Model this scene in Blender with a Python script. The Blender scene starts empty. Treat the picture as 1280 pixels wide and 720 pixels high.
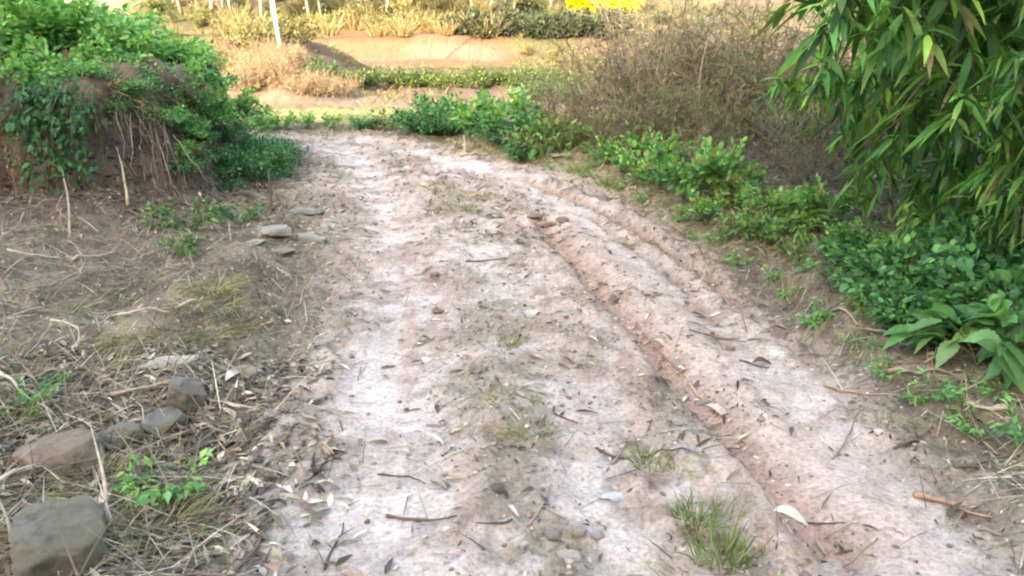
import bpy, math, random
import numpy as np

# ------------------------------------------------------------------ camera, sky, sun, exposure
sc = bpy.context.scene
col = sc.collection
R = math.radians
CAM_H, PITCH, F = 1.65, R(18.7), 1004.0          # F: focal length in pixels of a 1280 wide frame
cam_d = bpy.data.cameras.new('camera')
cam_d.sensor_width = 36.0
cam_d.lens = F / 1280 * 36
cam_d.clip_start = 0.05
cam_d.clip_end = 2000
cam = bpy.data.objects.new('camera', cam_d)
col.objects.link(cam)
cam.location = (0, 0, CAM_H)
cam.rotation_euler = (math.pi / 2 - PITCH, 0, 0)
sc.camera = cam

SUN_EL, SUN_AZ = R(24), R(200)      # azimuth clockwise from +Y: the sun stands behind the camera
world = bpy.data.worlds.new('World')
sc.world = world
world.use_nodes = True
wn = world.node_tree.nodes
sky = wn.new('ShaderNodeTexSky')
sky.sky_type = 'NISHITA'
sky.sun_disc = False
sky.sun_elevation = SUN_EL
sky.sun_rotation = SUN_AZ
sky.air_density = 1.0
sky.dust_density = 2.0
sky.ozone_density = 0.6
bg = wn['Background']
bg.inputs['Strength'].default_value = 0.13
world.node_tree.links.new(sky.outputs[0], bg.inputs['Color'])

sd_ = bpy.data.lights.new('sun', 'SUN')
sd_.energy = 2.0
sd_.angle = R(0.6)
sd_.color = (1.0, 0.93, 0.85)
sun = bpy.data.objects.new('sun', sd_)
col.objects.link(sun)
sun.rotation_euler = (math.pi / 2 - SUN_EL, 0, math.pi - SUN_AZ)

vs = sc.view_settings
vs.view_transform = 'Standard'
vs.look = 'None'
vs.gamma = 1
vs.use_curve_mapping = False
vs.exposure = 3.42
vs.use_white_balance = True
vs.white_balance_temperature = 8150
vs.white_balance_tint = 10

sc.render.engine = 'CYCLES'
sc.cycles.use_denoising = True
sc.cycles.filter_width = 2.2
sc.cycles.max_bounces = 6
sc.cycles.diffuse_bounces = 3
sc.cycles.transmission_bounces = 4
sc.cycles.transparent_max_bounces = 4
sc.cycles.use_adaptive_sampling = True

# ------------------------------------------------------------------ numeric helpers
rng = np.random.default_rng(7)
random.seed(7)


def sstep(a, b, x):
    t = np.clip((x - a) / (b - a), 0, 1)
    return t * t * (3 - 2 * t)


def _hash(ix, iy, seed):
    h = (ix.astype(np.int64) * 374761393 + iy.astype(np.int64) * 668265263 + seed * 974634777) & 0xFFFFFFFF
    h = ((h ^ (h >> 13)) * 1274126177) & 0xFFFFFFFF
    h = h ^ (h >> 16)
    return (h & 0xFFFFFF) / float(0xFFFFFF)


def vnoise(x, y, seed=0):
    ix, iy = np.floor(x), np.floor(y)
    fx, fy = x - ix, y - iy
    fx, fy = fx * fx * (3 - 2 * fx), fy * fy * (3 - 2 * fy)
    a, b = _hash(ix, iy, seed), _hash(ix + 1, iy, seed)
    c, d = _hash(ix, iy + 1, seed), _hash(ix + 1, iy + 1, seed)
    return (a * (1 - fx) + b * fx) * (1 - fy) + (c * (1 - fx) + d * fx) * fy


def fbm(x, y, seed=0, octs=4):
    s, a, t = 0, 0.5, 0
    for o in range(octs):
        s = s + a * vnoise(x * 2 ** o + 17.3 * o, y * 2 ** o - 9.1 * o, seed + o)
        t += a
        a *= 0.5
    return s / t


def unit(v):
    return v / np.maximum(np.linalg.norm(v, axis=-1, keepdims=True), 1e-9)


def ray(px, py):
    a, b = (px - 640) / F, (py - 360) / F
    f = np.array([0, math.cos(PITCH), -math.sin(PITCH)])
    u = np.array([0, math.sin(PITCH), math.cos(PITCH)])
    return f + a * np.array([1, 0, 0]) - b * u


def flat(px, py):
    """the point of the level ground seen at a pixel of the photograph"""
    d = ray(px, py)
    t = CAM_H / -d[2]
    return (d[0] * t, d[1] * t)


def project(p):
    x, y, z = p[0], p[1], p[2] - CAM_H
    dep = y * math.cos(PITCH) - z * math.sin(PITCH)
    up = y * math.sin(PITCH) + z * math.cos(PITCH)
    return 640 + F * x / dep, 360 - F * up / dep


def seg_dist(X, Y, pts):
    """distance to a polyline, and how far along it"""
    best = np.full(X.shape, 1e9)
    along = np.zeros(X.shape)
    s = 0.0
    for (x0, y0), (x1, y1) in zip(pts[:-1], pts[1:]):
        dx, dy = x1 - x0, y1 - y0
        l2 = dx * dx + dy * dy + 1e-12
        t = np.clip(((X - x0) * dx + (Y - y0) * dy) / l2, 0, 1)
        d = np.hypot(X - x0 - t * dx, Y - y0 - t * dy)
        m = d < best
        best = np.where(m, d, best)
        along = np.where(m, s + t * math.sqrt(l2), along)
        s += math.sqrt(l2)
    return best, along


def lateral(X, Y, pts):
    """signed sideways distance to a polyline (right of its direction is positive)"""
    best = np.full(X.shape, 1e9)
    sg = np.ones(X.shape)
    for (x0, y0), (x1, y1) in zip(pts[:-1], pts[1:]):
        dx, dy = x1 - x0, y1 - y0
        l2 = dx * dx + dy * dy + 1e-12
        t = np.clip(((X - x0) * dx + (Y - y0) * dy) / l2, 0, 1)
        d = np.hypot(X - x0 - t * dx, Y - y0 - t * dy)
        m = d < best
        best = np.where(m, d, best)
        sg = np.where(m, np.sign((X - x0) * dy - (Y - y0) * dx), sg)
    return best * sg


def inside(X, Y, poly):
    r = np.zeros(X.shape, bool)
    n = len(poly)
    for i in range(n):
        x0, y0 = poly[i]
        x1, y1 = poly[(i + 1) % n]
        if y0 == y1:
            continue
        c = ((y0 > Y) != (y1 > Y)) & (X < (x1 - x0) * (Y - y0) / (y1 - y0) + x0)
        r ^= c
    return r


def sdist(X, Y, poly):
    d, _ = seg_dist(X, Y, list(poly) + [poly[0]])
    return np.where(inside(X, Y, poly), d, -d)


# ------------------------------------------------------------------ the lie of the land
L_EDGE = [flat(*p) for p in [(300, 720), (330, 600), (352, 500), (385, 400), (402, 300), (388, 250), (374, 205)]]
R_EDGE = [flat(*p) for p in [(1290, 720), (1200, 600), (1095, 500), (985, 400), (870, 300), (760, 240), (650, 200), (560, 181), (475, 169)]]
ROAD = [(-0.75, -9), (-0.75, -2)] + L_EDGE + [(-2.75, 10.2), (-4.0, 10.9), (-9, 11.6), (-30, 13)] + \
       [(-30, 14.6), (-9, 13.2), (-4.2, 12.5), (-2.6, 11.9)] + R_EDGE[::-1] + [(1.7, -2), (1.7, -9)]
BANK = [(-40, 5.7), (-9, 5.9), (-4.5, 6.2), (-3.2, 6.42), (-2.85, 7.0), (-2.8, 8.0), (-2.95, 9.2), (-3.5, 9.9), (-9, 10.5), (-40, 11)]
RUT_A = [flat(*p) for p in [(1035, 680), (1000, 640), (930, 560), (860, 490), (790, 405), (730, 340), (672, 275)]]
RUT_B = [flat(*p) for p in [(1190, 600), (1090, 510), (1010, 440), (940, 385), (880, 340), (800, 288), (730, 250), (660, 225)]]
RUT_C = [flat(*p) for p in [(900, 395), (850, 345), (790, 300), (745, 268)]]
TRACK_R = [flat(*p) for p in [(1230, 760), (1110, 620), (1000, 500), (910, 410), (800, 320), (700, 250), (620, 215), (520, 188), (440, 172)]]
TRACK_L = [flat(*p) for p in [(470, 800), (475, 650), (490, 500), (510, 380), (480, 260), (450, 205), (420, 180)]]
TRACK_M = [flat(*p) for p in [(760, 700), (700, 500), (640, 380), (575, 280)]]
RED_1 = [flat(*p) for p in [(512, 470), (515, 400), (505, 300)]]
RED_2 = [flat(*p) for p in [(550, 410), (543, 360), (535, 310)]]
MID = [flat(*p) for p in [(690, 720), (670, 560), (640, 430), (590, 280), (530, 225), (480, 195)]]
PATCH_L = [flat(*p) for p in [(350, 420), (400, 330), (420, 260), (400, 205)]]


def shape(X, Y):
    """the height of the ground; also the fields its colours are made from"""
    f = {}
    w = fbm(X * 0.9, Y * 0.9, 3, 3) - 0.5
    rd = sdist(X + 0.35 * w, Y + 0.25 * w, ROAD)
    f['road'] = rd
    near = sstep(40, 15, Y)
    a = lateral(X + .05 * (fbm(X * 2.2, Y * 2.2, 90, 4) - .5), Y, RUT_A)
    da, sa = seg_dist(X, Y, RUT_A)
    ra = np.exp(-(a / np.where(a < 0, 0.05, 0.14)) ** 2) * np.exp(-np.maximum(da - np.abs(a) - .02, 0) * 9)
    brk = .7 + .5 * fbm(X * 2.6, Y * 2.6, 93, 3)
    ridge = np.exp(-((a - 0.23) / (0.10 + .06 * (a > .23))) ** 2) * np.exp(-np.maximum(da - np.abs(a) - .02, 0) * 9) * brk
    db, sb = seg_dist(X + .08 * w, Y, RUT_B)
    dc, _ = seg_dist(X, Y, RUT_C)
    dr, _ = seg_dist(X + .1 * w, Y, TRACK_R)
    dl, _ = seg_dist(X + .12 * w, Y, TRACK_L)
    dm, _ = seg_dist(X + .12 * w, Y, TRACK_M)
    dmid, _ = seg_dist(X + .25 * w, Y, MID)
    dpl, _ = seg_dist(X + .3 * w, Y, PATCH_L)
    inr = sstep(-.1, .25, rd)
    calm = np.clip(ridge + ra, 0, 1)
    smooth = np.maximum.reduce([np.exp(-(dr / .22) ** 2), np.exp(-(dl / .26) ** 2), .8 * np.exp(-(dm / .16) ** 2)]) * inr
    f['smooth'] = smooth
    f['rut'] = ra * inr
    f['ridge'] = ridge * inr
    f['rutb'] = np.maximum(np.exp(-(db / .06) ** 2) * sstep(.0, 1.3, sb) * (.4 + .9 * fbm(X * 2, Y * 2, 97, 2)), np.exp(-(dc / .06) ** 2) * .7) * inr
    f['mid'] = np.exp(-(dmid / .24) ** 2) * inr
    f['patch'] = np.exp(-(dpl / .4) ** 2)
    z = 0.0 * X
    lumps = fbm(X * 3.2, Y * 3.2, 11, 4) - 0.5
    fine = fbm(X * 15, Y * 15, 23, 3) - 0.5
    z = z + near * inr * (1 - .85 * calm) * (lumps * 0.075 * (1 - .6 * smooth) + fine * .06 * (1 - .5 * smooth))
    z = z + near * inr * .030 * (fbm(X * 8, Y * .8, 197, 3) - .5)
    z = z + near * inr * .034 * (sstep(.5, .56, fbm(X * 9, Y * 9, 27, 3)) - .4) * sstep(.5, .62, fbm(X * 1.6, Y * 1.6, 28, 3)) * (1 - .7 * smooth)
    z = z + inr * (-0.075 * ra * (.55 + .8 * fbm(X * 3, Y * 3, 94, 3)) + 0.022 * ridge - .05 * f['rutb'] - 0.03 * smooth + .015 * f['mid'])
    # transverse cleat marks along the wheel tracks
    
    # verges
    off = np.maximum(-rd, 0)
    side = X > np.interp(Y, [0, 6, 10, 13], [.4, 0, -1.2, -1.8])
    lumpv = fbm(X * 2.1, Y * 2.1, 41, 5) - 0.5
    vr = 1 - inr
    z = z + vr * near * (lumpv * .22 + fine * .07)
    zr = 0.10 * sstep(0, .5, off) + 0.25 * sstep(.4, 3.0, off)
    zl = 0.05 * sstep(0, .5, off) + 0.10 * sstep(.3, 2.2, off)
    z = z + near * sstep(14, 9, Y) * np.where(side, zr, zl)
    # the cut bank on the left
    bd = sdist(X + .5 * (fbm(X * 1.3, Y * 1.3, 61, 3) - .5), Y + .5 * (fbm(X * 1.3, Y * 1.3, 67, 3) - .5), BANK)
    f['bank'] = bd
    z = z + .20 * sstep(-1.3, .1, bd) * sstep(-2.2, -3.4, X)
    hb = 0.68 + .28 * sstep(-4.2, -3.0, X) + .25 * (fbm(X * .8, Y * .8, 71, 2) - .5)
    up = sstep(-.05, .55, bd) ** .85
    f['bankup'] = up
    z = z + hb * up + np.clip(bd - .55, 0, 1.2) * .22 * sstep(0, .3, bd) + up * (fbm(X * 5, Y * 5, 77, 5) - .5) * .34
    # beyond the bend: mound, terraces and the hillside
    wv = 1.0 * (fbm(X * .16, Y * .16, 81, 3) - .5)
    Yw = Y + wv * 1.4
    mound = sstep(15.6, 18.2, Y + .5 * w) * (1 - sstep(20, 22.5, Y)) * np.exp(-((X + 5.75) / 1.9) ** 4)
    z = z + 1.15 * mound
    hz = np.interp(Yw, [17, 20.3, 20.9, 25.6, 27.4, 31, 32, 37, 38, 44, 45, 56, 70, 110, 400], [0, .02, .32, .36, 1.02, 1.12, 1.50, 1.60, 2.10, 2.3, 2.8, 4.2, 7, 18, 75])
    valley = sstep(-.475, -.425, X / np.maximum(Y, 5))
    z = z + hz * valley + (1 - valley) * (.85 * np.minimum(hz, 1.45) - np.clip(Y - 45, 0, 300) * .02)
    z = z + sstep(14, 22, Y) * (fbm(X * .5, Y * .5, 85, 4) - .5) * .30
    f['mound'] = mound
    f['Yw'] = Yw
    # unseen high ground, added behind the camera to shade the near track
    bh = sstep(-6, -26, Y)
    z = z + bh * (18.6 + 2 * (fbm(X * .12, Y * .12, 95, 3) - .5)) + np.clip(-26 - Y, 0, 80) * .12
    # far sides
    z = z + sstep(7, 40, X) * sstep(60, 8, Y) * 5.0
    return z, f


def height(x, y):
    z, _ = shape(np.array([float(x)]), np.array([float(y)]))
    return float(z[0])


def heights(x, y):
    return shape(np.asarray(x, float), np.asarray(y, float))[0]


def at(px, py):
    """the point of the real ground seen at a pixel of the photograph"""
    d = ray(px, py)
    t = np.concatenate([np.linspace(1.2, 14, 420), np.linspace(14.05, 130, 700)])
    X, Y, Z = d[0] * t, d[1] * t, CAM_H + d[2] * t
    g = heights(X, Y)
    k = int(np.argmax(Z <= g))
    if k == 0:
        k = len(t) - 1
    return np.array([X[k], Y[k], g[k]])


def px_size(p, n):
    """metres spanned by n photograph pixels at the distance of p"""
    dep = p[1] * math.cos(PITCH) - (p[2] - CAM_H) * math.sin(PITCH)
    return n * dep / F


# ------------------------------------------------------------------ materials
def new_mat(name):
    m = bpy.data.materials.new(name)
    m.use_nodes = True
    nt = m.node_tree
    return m, nt, nt.nodes['Principled BSDF'], nt.nodes['Material Output']


def mixrgb(nt, mode, a, b, fac):
    n = nt.nodes.new('ShaderNodeMix')
    n.data_type = 'RGBA'
    n.blend_type = mode
    for sock, v in ((n.inputs[0], fac), (n.inputs[6], a), (n.inputs[7], b)):
        if hasattr(v, 'links'):
            nt.links.new(v, sock)
        else:
            sock.default_value = v if not isinstance(v, tuple) else (*v, 1)
    return n.outputs[2]


def noise(nt, scale, detail=6, rough=.6, vec=None):
    n = nt.nodes.new('ShaderNodeTexNoise')
    n.inputs['Scale'].default_value = scale
    n.inputs['Detail'].default_value = detail
    n.inputs['Roughness'].default_value = rough
    if vec is not None:
        nt.links.new(vec, n.inputs['Vector'])
    return n.outputs['Fac']


def ramp(nt, fac, stops):
    r = nt.nodes.new('ShaderNodeValToRGB')
    while len(r.color_ramp.elements) < len(stops):
        r.color_ramp.elements.new(.5)
    for e, (p, c) in zip(r.color_ramp.elements, stops):
        e.position = p
        e.color = (c, c, c, 1) if not isinstance(c, tuple) else (*c, 1)
    nt.links.new(fac, r.inputs['Fac'])
    return r.outputs['Color']


def attr(nt, name='tint'):
    a = nt.nodes.new('ShaderNodeAttribute')
    a.attribute_name = name
    return a.outputs['Color']


def coords(nt, kind='Object'):
    return nt.nodes.new('ShaderNodeTexCoord').outputs[kind]


def soil_mat():
    m, nt, p, out = new_mat('soil')
    v = coords(nt)
    n1 = ramp(nt, noise(nt, 7, 8, .7, v), [(.3, .72), (.7, 1.2)])
    n2 = ramp(nt, noise(nt, 55, 5, .7, v), [(.3, .55), (.5, 1.0), (.7, 1.28)])
    c = mixrgb(nt, 'MULTIPLY', attr(nt), n1, 1.0)
    c = mixrgb(nt, 'MULTIPLY', c, n2, 1.0)
    nt.links.new(c, p.inputs['Base Color'])
    p.inputs['Roughness'].default_value = .95
    p.inputs['Specular IOR Level'].default_value = .15
    b = nt.nodes.new('ShaderNodeBump')
    b.inputs['Strength'].default_value = .8
    b.inputs['Distance'].default_value = .018
    nt.links.new(noise(nt, 48, 8, .72, v), b.inputs['Height'])
    nt.links.new(b.outputs[0], p.inputs['Normal'])
    return m


def leaf_mat():
    m, nt, p, out = new_mat('leaf')
    v = coords(nt)
    n1 = ramp(nt, noise(nt, 9, 3, .6, v), [(.3, .75), (.7, 1.2)])
    oi = nt.nodes.new('ShaderNodeObjectInfo')
    c = mixrgb(nt, 'MULTIPLY', attr(nt), n1, 1.0)
    c = mixrgb(nt, 'MULTIPLY', c, ramp(nt, oi.outputs['Random'], [(0, (.84, .9, .9)), (1, (1.14, 1.06, .95))]), 1.0)
    nt.links.new(c, p.inputs['Base Color'])
    p.inputs['Roughness'].default_value = .58
    p.inputs['Specular IOR Level'].default_value = .28
    tr = nt.nodes.new('ShaderNodeBsdfTranslucent')
    nt.links.new(mixrgb(nt, 'MULTIPLY', c, (1.5, 1.6, .75), 1.0), tr.inputs['Color'])
    mx = nt.nodes.new('ShaderNodeMixShader')
    mx.inputs[0].default_value = .36
    nt.links.new(p.outputs[0], mx.inputs[1])
    nt.links.new(tr.outputs[0], mx.inputs[2])
    nt.links.new(mx.outputs[0], out.inputs['Surface'])
    return m


def dry_mat():
    m, nt, p, out = new_mat('dry_plant')
    v = coords(nt)
    n1 = ramp(nt, noise(nt, 30, 4, .7, v), [(.3, .65), (.7, 1.25)])
    c = mixrgb(nt, 'MULTIPLY', attr(nt), n1, 1.0)
    nt.links.new(c, p.inputs['Base Color'])
    p.inputs['Roughness'].default_value = .8
    p.inputs['Specular IOR Level'].default_value = .2
    return m


def stone_mat():
    m, nt, p, out = new_mat('stone')
    v = coords(nt)
    n1 = ramp(nt, noise(nt, 11, 8, .7, v), [(.3, .42), (.5, .95), (.7, 1.55)])
    moss = ramp(nt, noise(nt, 5, 5, .6, v), [(.42, 0.0), (.6, .85)])
    c = mixrgb(nt, 'MULTIPLY', attr(nt), n1, 1.0)
    c = mixrgb(nt, 'MIX', c, (.13, .112, .07), moss)
    nt.links.new(c, p.inputs['Base Color'])
    p.inputs['Roughness'].default_value = .9
    b = nt.nodes.new('ShaderNodeBump')
    b.inputs['Strength'].default_value = .9
    b.inputs['Distance'].default_value = .02
    nt.links.new(noise(nt, 24, 9, .7, v), b.inputs['Height'])
    nt.links.new(b.outputs[0], p.inputs['Normal'])
    return m


SOIL, LEAF, DRY, STONE = soil_mat(), leaf_mat(), dry_mat(), stone_mat()


# ------------------------------------------------------------------ mesh helpers
def make_mesh(name, V, faces, C, mat, smooth=True):
    """V: n x 3; faces: list of (m x k) index arrays; C: n x 3 colours"""
    me = bpy.data.meshes.new(name)
    V = np.ascontiguousarray(V, np.float32)
    me.vertices.add(len(V))
    me.vertices.foreach_set('co', V.ravel())
    faces = [np.asarray(q, np.int32) for q in faces if len(q)]
    tot = np.concatenate([np.full(len(q), q.shape[1], np.int32) for q in faces])
    idx = np.concatenate([q.ravel() for q in faces])
    me.loops.add(len(idx))
    me.loops.foreach_set('vertex_index', idx)
    me.polygons.add(len(tot))
    me.polygons.foreach_set('loop_start', np.concatenate([[0], np.cumsum(tot)[:-1]]).astype(np.int32))
    me.polygons.foreach_set('loop_total', tot)
    me.polygons.foreach_set('use_smooth', np.full(len(tot), smooth))
    a = me.attributes.new('tint', 'FLOAT_COLOR', 'POINT')
    a.data.foreach_set('color', np.concatenate([C, np.ones((len(C), 1))], 1).astype(np.float32).ravel())
    me.materials.append(mat)
    me.update(calc_edges=True)
    me.validate()
    return me


class MB:
    def __init__(self):
        self.V, self.F, self.C, self.n = [], [], [], 0

    def add(self, V, faces, C):
        V = np.asarray(V, float).reshape(-1, 3)
        C = np.asarray(C, float)
        if C.ndim == 1:
            C = np.tile(C, (len(V), 1))
        self.V.append(V)
        self.C.append(C)
        for q in faces:
            self.F.append(np.asarray(q) + self.n)
        self.n += len(V)

    def blades(self, P, D, N, L, W, prof, C, droop=0.0, fold=.0, across=2, wave=0.0):
        """many leaves or straws at once: base P, axis D, face normal N, length L, width W"""
        n = len(P)
        if n == 0:
            return
        D = unit(D)
        S = unit(np.cross(D, N))
        N = np.cross(S, D)
        L = np.broadcast_to(np.asarray(L, float), n)[:, None]
        W = np.broadcast_to(np.asarray(W, float), n)[:, None]
        dr = np.broadcast_to(np.asarray(droop, float), n)[:, None]
        k = len(prof)
        rows = []
        for (t, w) in prof:
            c = P + D * L * t + np.array([0, 0, -1.0]) * dr * L * t * t
            if wave:
                c = c + N * L * wave * math.sin(t * 5.0)
            o = S * W * w * .5
            lift = N * W * w * fold
            if across == 3:
                rows.append(np.stack([c - o + lift, c, c + o + lift], 1))
            else:
                rows.append(np.stack([c - o, c + o], 1))
        V = np.stack(rows, 1)                    # n, k, across, 3
        m = k * across
        base = (np.arange(n) * m)[:, None]
        q = []
        for i in range(k - 1):
            for j in range(across - 1):
                q.append([i * across + j, i * across + j + 1, (i + 1) * across + j + 1, (i + 1) * across + j])
        q = (np.array(q).reshape(1, -1) + base).reshape(-1, 4)
        self.add(V.reshape(-1, 3), [q], np.repeat(C, m, 0))

    def segs(self, P0, P1, r0, r1, C, sides=3):
        """many straight tapered twigs at once"""
        n = len(P0)
        if n == 0:
            return
        D = unit(P1 - P0)
        A = np.where(np.abs(D[:, 2:3]) > .9, np.array([[1., 0, 0]]), np.array([[0, 0, 1.]]))
        S = unit(np.cross(D, A))
        T = np.cross(S, D)
        r0 = np.broadcast_to(np.asarray(r0, float), n)[:, None]
        r1 = np.broadcast_to(np.asarray(r1, float), n)[:, None]
        ring0, ring1 = [], []
        for i in range(sides):
            a = 2 * math.pi * i / sides
            o = S * math.cos(a) + T * math.sin(a)
            ring0.append(P0 + o * r0)
            ring1.append(P1 + o * r1)
        V = np.stack(ring0 + ring1, 1)
        base = (np.arange(n) * 2 * sides)[:, None]
        q = np.array([[i, (i + 1) % sides, sides + (i + 1) % sides, sides + i] for i in range(sides)]).reshape(1, -1)
        self.add(V.reshape(-1, 3), [(q + base).reshape(-1, 4)], np.repeat(C, 2 * sides, 0))

    def tube(self, pts, rad, C, sides=6, rough=0.0):
        pts = np.asarray(pts, float)
        k = len(pts)
        rad = np.broadcast_to(np.asarray(rad, float), k)
        d = unit(np.gradient(pts, axis=0))
        ref = np.array([.31, .2, .93]) if abs(d[0][2]) < .8 else np.array([1., .1, 0])
        V = []
        for i in range(k):
            s = np.cross(d[i], ref)
            s /= np.linalg.norm(s) + 1e-9
            t = np.cross(s, d[i])
            for j in range(sides):
                a = 2 * math.pi * j / sides
                r = rad[i] * (1 + rough * (random.random() - .5))
                V.append(pts[i] + (s * math.cos(a) + t * math.sin(a)) * r)
        V = np.array(V)
        q = [[i * sides + j, i * sides + (j + 1) % sides, (i + 1) * sides + (j + 1) % sides, (i + 1) * sides + j]
             for i in range(k - 1) for j in range(sides)]
        caps = [list(range(sides))[::-1], list(range((k - 1) * sides, k * sides))]
        self.add(V, [np.array(q), np.array(caps)], C)

    def mesh(self, name, mat, smooth=True):
        by = {}
        for q in self.F:
            by.setdefault(q.shape[1], []).append(q)
        return make_mesh(name, np.concatenate(self.V), [np.concatenate(v) for v in by.values()],
                         np.concatenate(self.C), mat, smooth)

    def build(self, name, mat, parent=None, smooth=True):
        return link(name, self.mesh(name, mat, smooth), parent)


def link(name, me, parent=None):
    o = bpy.data.objects.new(name, me)
    col.objects.link(o)
    if parent is not None:
        o.parent = parent
    return o


def tag(o, label=None, cat=None, group=None, kind=None):
    if label:
        o['label'] = label
    if cat:
        o['category'] = cat
    if group:
        o['group'] = group
    if kind:
        o['kind'] = kind
    return o


def root(name, loc=(0, 0, 0), rz=0.0):
    o = bpy.data.objects.new(name, None)
    o.empty_display_size = .1
    o.location = loc
    o.rotation_euler = (0, 0, rz)
    col.objects.link(o)
    return o


def name_many(objs, what, cat, group):
    rows_ = {}
    for o in objs:
        rows_.setdefault(int(project(o.location)[1] // 16), []).append(o)
    for j, k in enumerate(sorted(rows_, reverse=True)):
        name_row(rows_[k], '{} ' + what + ' from the left, hill strip ' + ('lowest', 'second lowest', 'middle', 'upper', 'topmost', 'very top')[min(j, 5)], cat, group)


def dup(o, loc, rz=0.0, scale=1.0, tilt=(0, 0)):
    c = o.copy()
    col.objects.link(c)
    place(c, loc, rz, scale, tilt)
    for ch in list(o.children):
        d = ch.copy()
        col.objects.link(d)
        d.parent = c
        for g in list(ch.children):
            e = g.copy()
            col.objects.link(e)
            e.parent = d
    return c


def place(c, loc, rz=0.0, scale=1.0, tilt=(0, 0)):
    c.location = tuple(float(v) for v in loc)
    c.rotation_euler = (tilt[0], tilt[1], rz)
    c.scale = (scale,) * 3 if not isinstance(scale, tuple) else scale


def pal(n, cols, jit=.15, w=None):
    """n colours picked from a list, each a little different"""
    c = np.array(cols, float)[rng.choice(len(cols), n, p=w)]
    c = c * (1 + jit * rng.normal(0, 1, (n, 1))) * (1 + .06 * rng.normal(0, 1, (n, 3)))
    return np.clip(c, .004, .85)


ORD = ('first second third fourth fifth sixth seventh eighth ninth tenth eleventh twelfth thirteenth fourteenth fifteenth sixteenth '
       'seventeenth eighteenth nineteenth twentieth').split()
ORD += ['twenty-' + w for w in ORD[:9]] + ['thirtieth'] + ['thirty-' + w for w in ORD[:9]] + ['fortieth'] + ['forty-' + w for w in ORD[:9]]


def name_row(objs, fmt, cat, group, by='x'):
    """each thing of a row gets its own label, counted from the left or from the camera"""
    key = (lambda o: project(o.location)[0]) if by == 'x' else (lambda o: o.location[1])
    for i, o in enumerate(sorted(objs, key=key)):
        tag(o, fmt.format(ORD[i]), cat, group)


# ------------------------------------------------------------------ ground, track, bank and hill
def axis(dense0, dense1, step, far0, far1, g=1.07):
    a = [dense0]
    while a[-1] < dense1:
        a.append(a[-1] + step(a[-1]))
    s = a[-1] - a[-2]
    while a[-1] < far1:
        s *= g
        a.append(a[-1] + s)
    b, s = [dense0], step(dense0)
    while b[-1] > far0:
        s *= g
        b.append(b[-1] - s)
    return np.array(b[::-1][:-1] + a)


gx = axis(-5.2, 4.2, lambda v: .025, -220, 260, 1.06)
gy = axis(1.0, 13.0, lambda v: .010 + .0042 * v, -110, 330, 1.035)
GX, GY = np.meshgrid(gx, gy)
GZ, fld = shape(GX, GY)


def lerp(a, b, t):
    return a * (1 - t[..., None]) + np.asarray(b, float) * t[..., None]


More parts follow.
